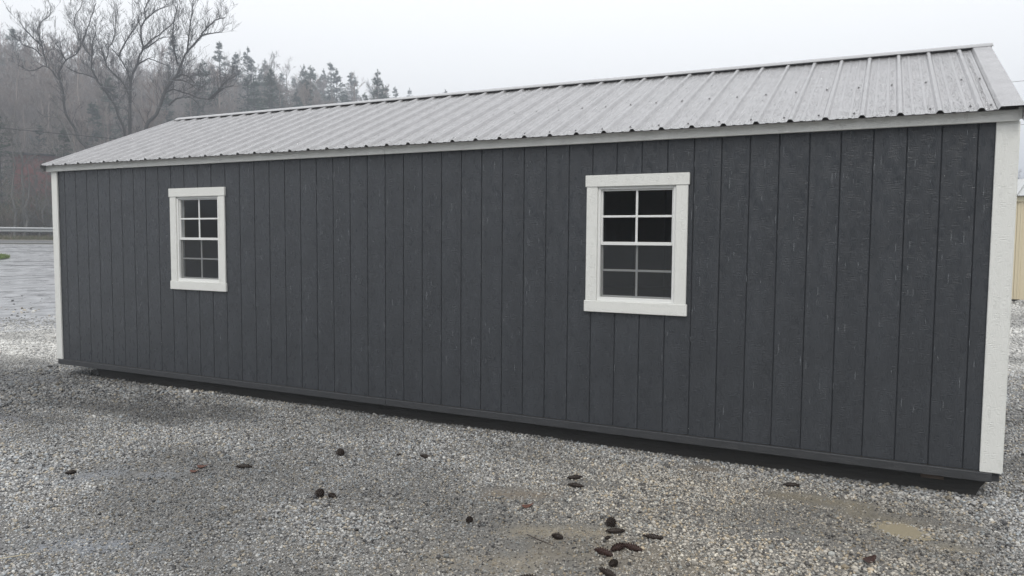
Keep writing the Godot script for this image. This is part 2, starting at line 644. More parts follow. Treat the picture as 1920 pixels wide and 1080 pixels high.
# ------------------------------------------------------------------ the long dark shed
const OPENINGS := [[6.953, 7.593, 1.212, 2.128], [2.115, 2.755, 1.218, 2.134]]     # x0, x1, y0, y1 of the two windows


func board_piece(s: Shape, x0: float, x1: float, y0: float, y1: float, bevel_left: bool, bevel_right: bool, back := -0.012) -> void:
	var b := 0.003
	var l := x0 + (b if bevel_left else 0.0)
	var r := x1 - (b if bevel_right else 0.0)
	s.quad(Vector3(l, y0, 0), Vector3(r, y0, 0), Vector3(r, y1, 0), Vector3(l, y1, 0), Vector3.BACK)
	if bevel_left:
		s.quad(Vector3(x0, y0, -b), Vector3(l, y0, 0), Vector3(l, y1, 0), Vector3(x0, y1, -b), Vector3(-1, 0, 1))
		s.quad(Vector3(x0, y0, back), Vector3(x0, y0, -b), Vector3(x0, y1, -b), Vector3(x0, y1, back), Vector3.LEFT)
	if bevel_right:
		s.quad(Vector3(x1, y0, -b), Vector3(r, y0, 0), Vector3(r, y1, 0), Vector3(x1, y1, -b), Vector3(1, 0, 1))
		s.quad(Vector3(x1, y0, back), Vector3(x1, y0, -b), Vector3(x1, y1, -b), Vector3(x1, y1, back), Vector3.RIGHT)
	s.quad(Vector3(l, y0, 0), Vector3(r, y0, 0), Vector3(r, y0, back), Vector3(l, y0, back), Vector3.DOWN)
	s.quad(Vector3(l, y1, 0), Vector3(r, y1, 0), Vector3(r, y1, back), Vector3(l, y1, back), Vector3.UP)


func build_shed() -> void:
	var shed := thing("storage_shed", "long dark grey shed with white trim, two windows and a ribbed metal roof", "shed")
	# front siding boards, cut round the windows
	var gap := 0.0028
	for k in 48:
		var x0 := 0.004 if k == 0 else 0.2 + (k - 1) * GROOVE + gap
		var x1 := LONG - 0.004 if k == 47 else 0.2 + k * GROOVE - gap
		var s := Shape.new()
		s.uo = Vector2(rng.randf(), rng.randf())
		var cut := false
		for o: Array in OPENINGS:
			if x1 > o[0] and x0 < o[1]:
				cut = true
				var m0: float = maxf(x0, o[0])
				var m1: float = minf(x1, o[1])
				if m0 > x0:
					board_piece(s, x0, m0, FACE_LOW, FACE_TOP, true, false)
				if m1 < x1:
					board_piece(s, m1, x1, FACE_LOW, FACE_TOP, false, true)
				board_piece(s, m0, m1, FACE_LOW, o[2], m0 <= x0, m1 >= x1)
				var upper := s
				if m0 <= x0 and m1 >= x1:          # cut right through: the piece above the window is a board of its own
					upper = Shape.new()
					upper.uo = s.uo
				board_piece(upper, m0, m1, o[3], FACE_TOP, m0 <= x0, m1 >= x1)
				if upper != s:
					part("siding_board", upper, M.siding, shed)
		if not cut:
			board_piece(s, x0, x1, FACE_LOW, FACE_TOP, true, true)
		part("siding_board", s, M.siding, shed)
	# wall sheathing behind the boards, with the window openings left out
	var back := Shape.new()
	var xs := [0.02, OPENINGS[1][0], OPENINGS[1][1], OPENINGS[0][0], OPENINGS[0][1], LONG - 0.02]
	for i in [0, 2, 4]:
		back.block(Vector3(xs[i], FACE_LOW + 0.003, -0.03), Vector3(xs[i + 1], FACE_TOP + 0.02, -0.009))
	for o: Array in OPENINGS:
		back.block(Vector3(o[0], FACE_LOW + 0.003, -0.03), Vector3(o[1], o[2], -0.009))
		back.block(Vector3(o[0], o[3], -0.03), Vector3(o[1], FACE_TOP + 0.02, -0.009))
	part("wall_sheathing", back, M.backing, shed)
	# rear and end walls
	var rear := Shape.new()
	var hole := [0.2 + 16 * GROOVE, 0.2 + 19 * GROOVE, 1.2, 2.1]
	rear.block(Vector3(0.02, FACE_LOW, -DEEP + 0.012), Vector3(hole[0], FACE_TOP + 0.02, -DEEP + 0.03))
	rear.block(Vector3(hole[1], FACE_LOW, -DEEP + 0.012), Vector3(LONG - 0.02, FACE_TOP + 0.02, -DEEP + 0.03))
	rear.block(Vector3(hole[0], FACE_LOW, -DEEP + 0.012), Vector3(hole[1], hole[2], -DEEP + 0.03))
	rear.block(Vector3(hole[0], hole[3], -DEEP + 0.012), Vector3(hole[1], FACE_TOP + 0.02, -DEEP + 0.03))
	var added_rear_frame := Shape.new()
	added_rear_frame.block(Vector3(hole[0], hole[2], -DEEP - 0.02), Vector3(hole[0] + 0.06, hole[3], -DEEP + 0.02), 0.002)
	added_rear_frame.block(Vector3(hole[1] - 0.06, hole[2], -DEEP - 0.02), Vector3(hole[1], hole[3], -DEEP + 0.02), 0.002)
	added_rear_frame.block(Vector3(hole[0] + 0.06, hole[2], -DEEP - 0.02), Vector3(hole[1] - 0.06, hole[2] + 0.06, -DEEP + 0.02), 0.002)
	added_rear_frame.block(Vector3(hole[0] + 0.06, hole[3] - 0.06, -DEEP - 0.02), Vector3(hole[1] - 0.06, hole[3], -DEEP + 0.02), 0.002)
	var added_rear_window := part("window", added_rear_frame, M.vinyl, shed)  # unseen window, added so daylight brightens the inside
	var added_rear_pane := Shape.new()
	added_rear_pane.quad(Vector3(hole[0] + 0.06, hole[2] + 0.06, -DEEP), Vector3(hole[1] - 0.06, hole[2] + 0.06, -DEEP), Vector3(hole[1] - 0.06, hole[3] - 0.06, -DEEP), Vector3(hole[0] + 0.06, hole[3] - 0.06, -DEEP), Vector3.FORWARD)
	part("window_pane", added_rear_pane, M.glass, added_rear_window)
	part("wall_sheathing", rear, M.lumber, shed)
	for k in 48:
		var s := Shape.new()
		s.uo = Vector2(rng.randf(), rng.randf())
		var cut_through := k >= 17 and k <= 19
		s.block(Vector3(0.2 + (k - 1) * GROOVE + gap if k > 0 else 0.004, FACE_LOW, -DEEP), Vector3(0.2 + k * GROOVE - gap if k < 47 else LONG - 0.004, hole[2] if cut_through else FACE_TOP, -DEEP + 0.0115), 0.003)
		if cut_through:
			var over := Shape.new()
			over.block(Vector3(0.2 + (k - 1) * GROOVE + gap, hole[3], -DEEP), Vector3(0.2 + k * GROOVE - gap, FACE_TOP, -DEEP + 0.0115), 0.003)
			part("siding_board", over, M.siding, shed)
		part("siding_board", s, M.siding, shed)
	var pitch := (RIDGE_Y - EAVE_Y) / (EAVE_Z - RIDGE_Z)
	for side in 2:
		var sheath := Shape.new()
		var gx0 := 0.012 if side == 0 else LONG - 0.03
		for h in 2:
			var za := RIDGE_Z
			var zb := -0.03 if h == 0 else -DEEP + 0.03
			var top_b := RIDGE_Y - 0.05 - absf(zb - RIDGE_Z) * pitch
			for xx: float in [gx0, gx0 + 0.018]:
				sheath.quad(Vector3(xx, FACE_LOW, za), Vector3(xx, FACE_LOW, zb), Vector3(xx, top_b, zb), Vector3(xx, RIDGE_Y - 0.05, za), Vector3(-1 if xx == gx0 else 1, 0, 0))
		part("end_wall", sheath, M.lumber, shed)
		for k in 18:
			var z0 := -0.013 - k * GROOVE
			var z1 := maxf(z0 - GROOVE + 0.0084, -DEEP + 0.013)
			var s := Shape.new()
			s.uo = Vector2(rng.randf(), rng.randf())
			var t0 := RIDGE_Y - 0.06 - absf(z0 - RIDGE_Z) * pitch
			var t1 := RIDGE_Y - 0.06 - absf(z1 - RIDGE_Z) * pitch
			var xo := 0.0 if side == 0 else LONG
			var xi := 0.0105 if side == 0 else LONG - 0.0105
			var out := Vector3(-1 if side == 0 else 1, 0, 0)
			s.quad(Vector3(xo, FACE_LOW, z0), Vector3(xo, FACE_LOW, z1), Vector3(xo, t1, z1), Vector3(xo, t0, z0), out)
			s.quad(Vector3(xo, FACE_LOW, z0), Vector3(xi, FACE_LOW, z0), Vector3(xi, t0, z0), Vector3(xo, t0, z0), Vector3.BACK)
			s.quad(Vector3(xo, FACE_LOW, z1), Vector3(xi, FACE_LOW, z1), Vector3(xi, t1, z1), Vector3(xo, t1, z1), Vector3.FORWARD)
			part("siding_board", s, M.siding, shed)
	# white corner boards
	for e in [[-0.02, 0.083, 0.0015, 0.021], [9.642, LONG + 0.012, 0.0015, 0.021], [-0.02, 0.083, -DEEP - 0.021, -DEEP - 0.0015], [9.642, LONG + 0.012, -DEEP - 0.021, -DEEP - 0.0015]]:
		var s := Shape.new()
		s.uo = Vector2(rng.randf(), rng.randf())
		s.block(Vector3(e[0], FACE_LOW - 0.002, e[2]), Vector3(e[1], 2.474, e[3]), 0.003)
		part("corner_board", s, M.trim, shed)
	for e in [[-0.02, -0.0015, -0.09, 0.0], [LONG + 0.0015, LONG + 0.02, -0.09, 0.0], [-0.02, -0.0015, -DEEP, -DEEP + 0.09], [LONG + 0.0015, LONG + 0.02, -DEEP, -DEEP + 0.09]]:
		var s := Shape.new()
		s.block(Vector3(e[0], FACE_LOW - 0.002, e[2]), Vector3(e[1], 2.474, e[3]), 0.002)
		part("corner_board", s, M.trim, shed)
	# skirt boards in the wall colour, with a butt joint
	for e in [[0.018, 4.889], [4.892, 9.712]]:
		var s := Shape.new()
		s.uo = Vector2(rng.randf(), rng.randf())
		s.block(Vector3(e[0], 0.137, -0.006), Vector3(e[1], 0.1965, 0.032), 0.003)
		part("skirt_board", s, M.skirt, shed)
	for e in [[-0.004, 0.016], [9.714, LONG + 0.004]]:
		var s := Shape.new()
		s.block(Vector3(e[0], 0.1365, -DEEP + 0.02), Vector3(e[1], 0.196, -0.008), 0.003)
		part("skirt_board", s, M.skirt, shed)
	# floor and the runners it stands on
	var deck := Shape.new()
	deck.block(Vector3(0.03, 0.14, -DEEP + 0.02), Vector3(LONG - 0.05, 0.222, -0.031))
	part("floor", deck, M.lumber, shed)
	for z: float in [-0.085, -0.95, -2.6, -3.52]:
		var s := Shape.new()
		var ends := [0.55, 9.69]
		# runner with sloped ends
		var lo := -0.02
		var hi := 0.1355
		var a := [Vector2(ends[0], hi), Vector2(ends[0] + 0.02, 0.1), Vector2(ends[0] + 0.14, lo), Vector2(ends[1] - 0.06, lo), Vector2(ends[1] - 0.03, 0.06), Vector2(ends[1], 0.1), Vector2(ends[1], hi)]
		for i in a.size() - 1:
			s.quad(Vector3(a[i].x, a[i].y, z), Vector3(a[i + 1].x, a[i + 1].y, z), Vector3(a[i + 1].x, hi, z), Vector3(a[i].x, hi, z), Vector3.BACK)
			s.quad(Vector3(a[i].x, a[i].y, z - 0.09), Vector3(a[i + 1].x, a[i + 1].y, z - 0.09), Vector3(a[i + 1].x, hi, z - 0.09), Vector3(a[i].x, hi, z - 0.09), Vector3.FORWARD)
			s.quad(Vector3(a[i].x, a[i].y, z), Vector3(a[i + 1].x, a[i + 1].y, z), Vector3(a[i + 1].x, a[i + 1].y, z - 0.09), Vector3(a[i].x, a[i].y, z - 0.09), Vector3.DOWN)
		part("runner", s, M.dark_lumber, shed)
	var tail := Shape.new()
	tail.block(Vector3(9.31, 0.085, -0.083), Vector3(9.45, 0.128, -0.07), 0.004)
	tag(part("runner_block", tail, M.raw, shed), "bare brown block of lumber under the right end of the skirt")
	# fascia along the eave, soffit strip behind it
	for e in [[-0.072, 4.9], [4.902, 9.762]]:
		var s := Shape.new()
		s.uo = Vector2(rng.randf(), rng.randf())
		s.block(Vector3(e[0], 2.4715, 0.0225), Vector3(e[1], 2.543, 0.0495), 0.003)
		part("fascia_board", s, M.trim, shed)
	var soffit := Shape.new()
	soffit.block(Vector3(-0.06, 2.479, -0.02), Vector3(9.755, 2.55, 0.022))
	part("soffit", soffit, M.trim, shed)
	var rear_fascia := Shape.new()
	rear_fascia.block(Vector3(-0.072, 2.4715, -DEEP - 0.05), Vector3(9.762, 2.543, -DEEP + 0.02), 0.003)
	part("fascia_board", rear_fascia, M.trim, shed)
	# rake boards on the gables
	for x: float in [-0.074, LONG + 0.0]:
		for h in 2:
			var s := Shape.new()
			var z0 := 0.049 if h == 0 else -DEEP - 0.049
			var y0 := EAVE_Y - 0.006 - (0.063 * pitch if false else 0.0)
			var p0 := Vector3(x, RIDGE_Y - 0.008 - absf(z0 - RIDGE_Z) * pitch, z0)
			var p1 := Vector3(x, RIDGE_Y - 0.008, RIDGE_Z)
			var dn := Vector3(0, -0.075, 0)
			var w := Vector3(0.02, 0, 0)
			s.quad(p0, p1, p1 + dn, p0 + dn, Vector3.LEFT)
			s.quad(p0 + w, p1 + w, p1 + dn + w, p0 + dn + w, Vector3.RIGHT)
			s.quad(p0 + dn, p1 + dn, p1 + dn + w, p0 + dn + w, Vector3.DOWN)
			s.quad(p0, p0 + dn, p0 + dn + w, p0 + w, Vector3.BACK if h == 0 else Vector3.FORWARD)
			part("rake_board", s, M.trim, shed)
	build_roof(shed)
	build_inside(shed)
	for i in 2:
		build_window(shed, OPENINGS[i])
	build_wetness(shed)


func roof_point(x: float, t: float, up: float, back := false) -> Vector3:
	var z := lerpf(EAVE_Z, RIDGE_Z, t)
	var y := lerpf(EAVE_Y, RIDGE_Y, t)
	var n := Vector3(0, EAVE_Z - RIDGE_Z, RIDGE_Y - EAVE_Y).normalized()
	var p := Vector3(x, y, z) + n * up
	if back:
		p.z = 2.0 * RIDGE_Z - p.z
	return p


func panel_profile(x0: float, x1: float) -> PackedVector2Array:
	var out := PackedVector2Array([Vector2(x0, 0)])
	var xr := 0.1751
	for k in range(-1, 44):
		var c := xr + k * RIB
		for q in [[-0.024, 0.0], [-0.0165, 0.0105], [-0.0105, 0.018], [0.0, 0.0195], [0.0105, 0.018], [0.0165, 0.0105], [0.024, 0.0], [0.063, 0.0], [0.068, 0.0035], [0.083, 0.0035], [0.088, 0.0], [0.14, 0.0], [0.145, 0.0035], [0.16, 0.0035], [0.165, 0.0]]:
			var x: float = c + q[0]
			if x > x0 + 0.001 and x < x1 - 0.001:
				out.append(Vector2(x, q[1]))
	out.append(Vector2(x1, 0))
	return out


func build_roof(shed: Node3D) -> void:
	var slope := roof_point(0, 0, 0).distance_to(roof_point(0, 1, 0))
	for back: bool in [false, true]:
		for j in 11:
			var x0 := -0.066 if j == 0 else 0.1751 + 4 * j * RIB - 0.045
			var x1 := 9.64 if j == 10 else 0.1751 + 4 * (j + 1) * RIB - 0.045
			var prof := panel_profile(x0, x1)
			var s := Shape.new()
			s.uo = Vector2(rng.randf(), rng.randf())
			var first := 0
			var nz := Vector3(0, 1.0, 0.42 * (-1.0 if back else 1.0)).normalized()
			for row in 2:
				var drop := -0.0018 * row
				for i in prof.size() - 1:
					var a := prof[i]
					var b := prof[i + 1]
					var p := [roof_point(a.x, 0, a.y + drop, back), roof_point(b.x, 0, b.y + drop, back), roof_point(b.x, 1, b.y + drop, back), roof_point(a.x, 1, a.y + drop, back)]
					first = s.v.size()
					s.quad(p[0], p[1], p[2], p[3], nz if row == 0 else -nz)
					for k in 4:
						s.uv[first + k] = Vector2(prof[i + (1 if k == 1 or k == 2 else 0)].x, slope if k > 1 else 0.0) + s.uo
			for i in prof.size() - 1:
				var a := prof[i]
				var b := prof[i + 1]
				s.quad(roof_point(a.x, 0, a.y, back), roof_point(b.x, 0, b.y, back), roof_point(b.x, 0, b.y - 0.0018, back), roof_point(a.x, 0, a.y - 0.0018, back), Vector3(0, -0.3, -1.0 if back else 1.0))
			part("roof_panel", s, M.roof, shed)
		# deck under the metal
		var deck := Shape.new()
		var q := [roof_point(-0.05, 0.035, -0.004, back), roof_point(9.74, 0.035, -0.004, back), roof_point(9.74, 1, -0.004, back), roof_point(-0.05, 1, -0.004, back)]
		var dn := Vector3(0, -0.014, 0)
		deck.quad(q[0], q[1], q[2], q[3], Vector3.UP)
		deck.quad(q[0] + dn, q[1] + dn, q[2] + dn, q[3] + dn, Vector3.DOWN)
		deck.quad(q[0], q[1], q[1] + dn, q[0] + dn, Vector3.FORWARD if back else Vector3.BACK)
		part("roof_deck", deck, M.dark_lumber, shed)
		# rake trim at both ends: a folded sheet over the panel edge
		for right: bool in [false, true]:
			var e := Shape.new()
			var xo := 9.776 if right else -0.078
			var xi := 9.636 if right else 0.03
			var sgn := 1.0 if right else -1.0
			var line := [Vector2(xi, 0.0035), Vector2(xi + sgn * 0.014, 0.0225), Vector2(xo, 0.0225), Vector2(xo, -0.075)] if right else [Vector2(xi, 0.0035), Vector2(xi - 0.008, 0.0075), Vector2(xo, 0.0075), Vector2(xo, -0.075)]
			for i in 3:
				for drop: float in [0.0, -0.0015]:
					var a: Vector2 = line[i]
					var b: Vector2 = line[i + 1]
					var off := drop * (1.0 if i < 2 else 0.0)
					var ox := drop * (sgn if i == 2 else 0.0)
					var f := e.v.size()
					e.quad(roof_point(a.x + ox, -0.004, a.y + off, back), roof_point(b.x + ox, -0.004, b.y + off, back), roof_point(b.x + ox, 1, b.y + off, back), roof_point(a.x + ox, 1, a.y + off, back), Vector3(sgn * (3.0 if i == 2 else 0.2), 1.0 if drop == 0.0 else -1.0, 0))
					for k in 4:
						e.uv[f + k] = Vector2(e.v[f + k].x, slope if k > 1 else 0.0)
			part("rake_trim", e, M.roof, shed)
	# ridge cap: bent sheet sitting on the ribs, open below between them
	var s := Shape.new()
	var wide := 0.06
	for drop: float in [0.0, -0.003]:
		for back: bool in [false, true]:
			var sz := -1.0 if back else 1.0
			var n := Vector3(0, 1, 0.3 * sz)
			var t0 := 1.0 - wide / slope
			var prof := [roof_point(0, t0, 0.011 + drop, back), roof_point(0, t0, 0.026 + drop, back), roof_point(0, t0 + 0.008, 0.0275 + drop, back), roof_point(0, 0.987, 0.033 + drop, back), roof_point(0, 1.0, 0.042 + drop, back)]
			prof[4].z = RIDGE_Z
			for i in range(1, 4):
				var a: Vector3 = prof[i]
				var b: Vector3 = prof[i + 1]
				for seg in [[-0.03, 3.17], [3.15, 6.4], [6.38, 9.795]]:
					var lift := 0.0012 if seg[0] == 3.15 else 0.0
					s.quad(Vector3(seg[0], a.y + lift, a.z), Vector3(seg[1], a.y + lift, a.z), Vector3(seg[1], b.y + lift, b.z), Vector3(seg[0], b.y + lift, b.z), n if drop == 0.0 else -n)
	for back: bool in [false, true]:
		var t0 := 1.0 - wide / slope
		var a := roof_point(0, t0, 0.026, back)
		var b := roof_point(0, t0, 0.02, back)
		s.quad(Vector3(-0.03, a.y, a.z), Vector3(9.795, a.y, a.z), Vector3(9.795, b.y, b.z), Vector3(-0.03, b.y, b.z), Vector3(0, 0, -1.0 if back else 1.0))
	part("ridge_cap", s, M.cap, shed)
	# screws beside the ribs
	var screws: Array[Transform3D] = []
	var n := Vector3(0, EAVE_Z - RIDGE_Z, RIDGE_Y - EAVE_Y).normalized()
	var basis := Basis(Vector3.RIGHT, n, Vector3.RIGHT.cross(n))
	for k in 43:
		for t: float in [0.06, 0.44]:
			var x := 0.1751 + k * RIB - 0.052 if k < 42 else 9.61
			screws.append(Transform3D(basis, roof_point(x, t + rng.randf_range(-0.004, 0.004), 0.0)))
	var head := Shape.new()
	head.lathe(PackedVector2Array([Vector2(0.008, 0.0), Vector2(0.008, 0.003), Vector2(0.0055, 0.0035), Vector2(0.0055, 0.008), Vector2(0.0, 0.0085)]), 6)
	many("roof_screws", "", "", head.mesh(M.screw), screws, PackedColorArray(), shed)


func build_inside(shed: Node3D) -> void:
	for k in 25:
		var x := minf(0.05 + k * 0.4064, LONG - 0.05)
		var inside_opening := false
		for o: Array in OPENINGS:
			if x > o[0] - 0.03 and x < o[1] + 0.03:
				inside_opening = true
		for zz: float in [-0.03, -DEEP + 0.03 + 0.089]:
			if inside_opening and zz > -1.0 or zz < -1.0 and x > 3.4 and x < 4.1:
				continue
			var s := Shape.new()
			s.block(Vector3(x - 0.019, 0.223, zz - 0.089), Vector3(x + 0.019, 2.46, zz - 0.0005), 0.002)
			part("wall_stud", s, M.lumber, shed)
		var r := Shape.new()
		for back: bool in [false, true]:
			var a := roof_point(x, 0.06, -0.065, back)
			var b := roof_point(x, 1.0, -0.065, back)
			r.box((a + b) / 2.0, Vector3(0.038, 0.088, a.distance_to(b)), 0.0, Basis.looking_at((b - a).normalized(), Vector3.UP))
		if k % 3 == 1:
			r.block(Vector3(x + 0.021, 2.44, -DEEP + 0.05), Vector3(x + 0.059, 2.528, -0.05))
		part("rafter", r, M.lumber, shed)
	var shelf := Shape.new()
	shelf.block(Vector3(5.2, 1.1, -DEEP + 0.125), Vector3(9.0, 1.12, -DEEP + 0.5), 0.002)
	part("shelf", shelf, M.lumber, shed)


func build_window(shed: Node3D, o: Array) -> void:
	var x0: float = o[0]
	var x1: float = o[1]
	var y0: float = o[2]
	var y1: float = o[3]
	# white wooden surround
	var trims := [
		[Vector3(x0 - 0.098, y1 - 0.002, 0.0012), Vector3(x1 + 0.098, y1 + 0.09, 0.0265)],
		[Vector3(x0 - 0.098, y0 - 0.09, 0.0012), Vector3(x1 + 0.098, y0 + 0.001, 0.0265)],
		[Vector3(x0 - 0.088, y0 + 0.001, 0.0012), Vector3(x0 + 0.004, y1 - 0.002, 0.021)],
		[Vector3(x1 - 0.004, y0 + 0.001, 0.0012), Vector3(x1 + 0.088, y1 - 0.002, 0.021)]]
	for t: Array in trims:
		var s := Shape.new()
		s.uo = Vector2(rng.randf(), rng.randf())
		s.block(t[0], t[1], 0.003)
		part("window_trim", s, M.trim, shed)
	var f := Shape.new()
	var ix0 := x0 + 0.0045
	var ix1 := x1 - 0.0045
	var iy0 := y0 + 0.0015
	var iy1 := y1 - 0.0025
	f.block(Vector3(ix0, iy0, -0.075), Vector3(ix0 + 0.022, iy1, 0.006), 0.002)
	f.block(Vector3(ix1 - 0.022, iy0, -0.075), Vector3(ix1, iy1, 0.006), 0.002)
	f.block(Vector3(ix0 + 0.022, iy1 - 0.02, -0.075), Vector3(ix1 - 0.022, iy1, 0.006), 0.002)
	f.block(Vector3(ix0 + 0.022, iy0, -0.075), Vector3(ix1 - 0.022, iy0 + 0.03, 0.006), 0.002)
	var win := part("window", f, M.vinyl, shed)
	var gx0 := ix0 + 0.022
	var gx1 := ix1 - 0.022
	var mid := lerpf(y0, y1, 0.5) + 0.004
	# upper sash, forward; lower sash, set back behind an insect screen
	for lower: bool in [false, true]:
		var zf := -0.034 if lower else -0.012
		var b0 := (iy0 + 0.03) if lower else mid - 0.012
		var b1 := (mid + 0.012) if lower else iy1 - 0.02
		var rail := Shape.new()
		var w := 0.013
		rail.block(Vector3(gx0, b0, zf - 0.02), Vector3(gx0 + w, b1, zf), 0.0015)
		rail.block(Vector3(gx1 - w, b0, zf - 0.02), Vector3(gx1, b1, zf), 0.0015)
		rail.block(Vector3(gx0 + w, b1 - (0.024 if lower else w), zf - 0.02), Vector3(gx1 - w, b1, zf), 0.0015)
		rail.block(Vector3(gx0 + w, b0, zf - 0.02), Vector3(gx1 - w, b0 + (0.014 if lower else 0.026), zf), 0.0015)
		part("sash_frame", rail, M.vinyl, win)
		var p0 := Vector2(gx0 + w, b0 + (0.014 if lower else 0.026))
		var p1 := Vector2(gx1 - w, b1 - (0.024 if lower else w))
		var cx := (p0.x + p1.x) / 2.0
		var cy := (p0.y + p1.y) / 2.0
		for bar in [[Vector2(cx - 0.0085, p0.y), Vector2(cx + 0.0085, p1.y)], [Vector2(p0.x, cy - 0.0085), Vector2(cx - 0.0085, cy + 0.0085)], [Vector2(cx + 0.0085, cy - 0.0085), Vector2(p1.x, cy + 0.0085)]]:
			var s := Shape.new()
			s.block(Vector3(bar[0].x, bar[0].y, zf - 0.012), Vector3(bar[1].x, bar[1].y, zf - 0.003), 0.0015)
			part("glazing_bar", s, M.grid, win)
		for i in 2:
			for j in 2:
				var s := Shape.new()
				var a := Vector2(p0.x if i == 0 else cx + 0.0085, p0.y if j == 0 else cy + 0.0085)
				var b := Vector2(cx - 0.0085 if i == 0 else p1.x, cy - 0.0085 if j == 0 else p1.y)
				s.quad(Vector3(a.x, a.y, zf - 0.0085), Vector3(b.x, a.y, zf - 0.0085), Vector3(b.x, b.y, zf - 0.0085), Vector3(a.x, b.y, zf - 0.0085), Vector3.BACK)
				part("window_pane", s, M.glass, win)
		if lower:
			var s := Shape.new()
			s.quad(Vector3(gx0 + 0.002, b0, -0.018), Vector3(gx1 - 0.002, b0, -0.018), Vector3(gx1 - 0.002, mid - 0.013, -0.018), Vector3(gx0 + 0.002, mid - 0.013, -0.018), Vector3.BACK)
			part("insect_screen", s, M.screen, win)


# beads and painted pale rain streaks on the wall, drops hanging along the eave
func build_wetness(shed: Node3D) -> void:
	var bead := Shape.new()
	bead.lathe(PackedVector2Array([Vector2(1.0, 0.0), Vector2(0.92, 0.3), Vector2(0.6, 0.52), Vector2(0.0, 0.6)]), 7)
	var on_wall: Array[Transform3D] = []
	var rain_streaks: Array[Transform3D] = []
	var out := Basis(Vector3.RIGHT, Vector3.BACK, Vector3.DOWN)
	for i in 3200:
		var x := rng.randf_range(0.1, 9.6)
		var y := FACE_LOW + (FACE_TOP - FACE_LOW) * pow(rng.randf(), 0.7)
		var skip := false
		for o: Array in OPENINGS:
			if x > o[0] - 0.11 and x < o[1] + 0.11 and y > o[2] - 0.11 and y < o[3] + 0.11:
				skip = true
		if skip:
			continue
		var r := rng.randf_range(0.001, 0.0024)
		var tall := rng.randf_range(1.0, 2.0)
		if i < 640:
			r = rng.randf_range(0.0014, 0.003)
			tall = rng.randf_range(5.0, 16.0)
		(rain_streaks if i < 640 else on_wall).append(Transform3D(out * Basis.from_scale(Vector3(r, r, r * tall)), Vector3(x, y, 0.0)))
	many("rain_drops", "", "", bead.mesh(M.water), on_wall, PackedColorArray(), shed)
	many("painted_rain_streaks", "", "", bead.mesh(M.run), rain_streaks, PackedColorArray(), shed)
	var on_roof: Array[Transform3D] = []
	var n := Vector3(0, EAVE_Z - RIDGE_Z, RIDGE_Y - EAVE_Y).normalized()
	var up := Basis(Vector3.RIGHT, n, Vector3.RIGHT.cross(n))
	for i in 24000:
		var x := 9.6 - 9.6 * pow(rng.randf(), 1.6)
		var f := fposmod(x - 0.1751 + 0.03, RIB)
		if f < 0.062:
			continue
		var r := rng.randf_range(0.002, 0.0046)
		on_roof.append(Transform3D(up * Basis(Vector3.UP, rng.randf() * TAU) * Basis.from_scale(Vector3(r, r * 0.8, r * rng.randf_range(0.8, 1.5))), roof_point(x, rng.randf_range(0.005, 0.94), 0.0)))
	many("roof_drops", "", "", bead.mesh(M.water), on_roof, PackedColorArray(), shed)
	var drip := Shape.new()
	drip.lathe(PackedVector2Array([Vector2(0.0, -1.6), Vector2(0.7, -1.1), Vector2(0.9, -0.6), Vector2(0.6, -0.1), Vector2(0.35, 0.2)]), 7)
	var drips: Array[Transform3D] = []
	for i in 90:
		var r := rng.randf_range(0.002, 0.0035)
		drips.append(Transform3D(Basis.from_scale(Vector3(r, r, r)), Vector3(rng.randf_range(0.0, 9.7), 2.471, rng.randf_range(0.03, 0.047))))
		drips.append(Transform3D(Basis.from_scale(Vector3(r, r, r)), Vector3(rng.randf_range(0.05, 9.7), 0.1368, rng.randf_range(0.01, 0.029))))
	many("hanging_drops", "", "", drip.mesh(M.water), drips, PackedColorArray(), shed)


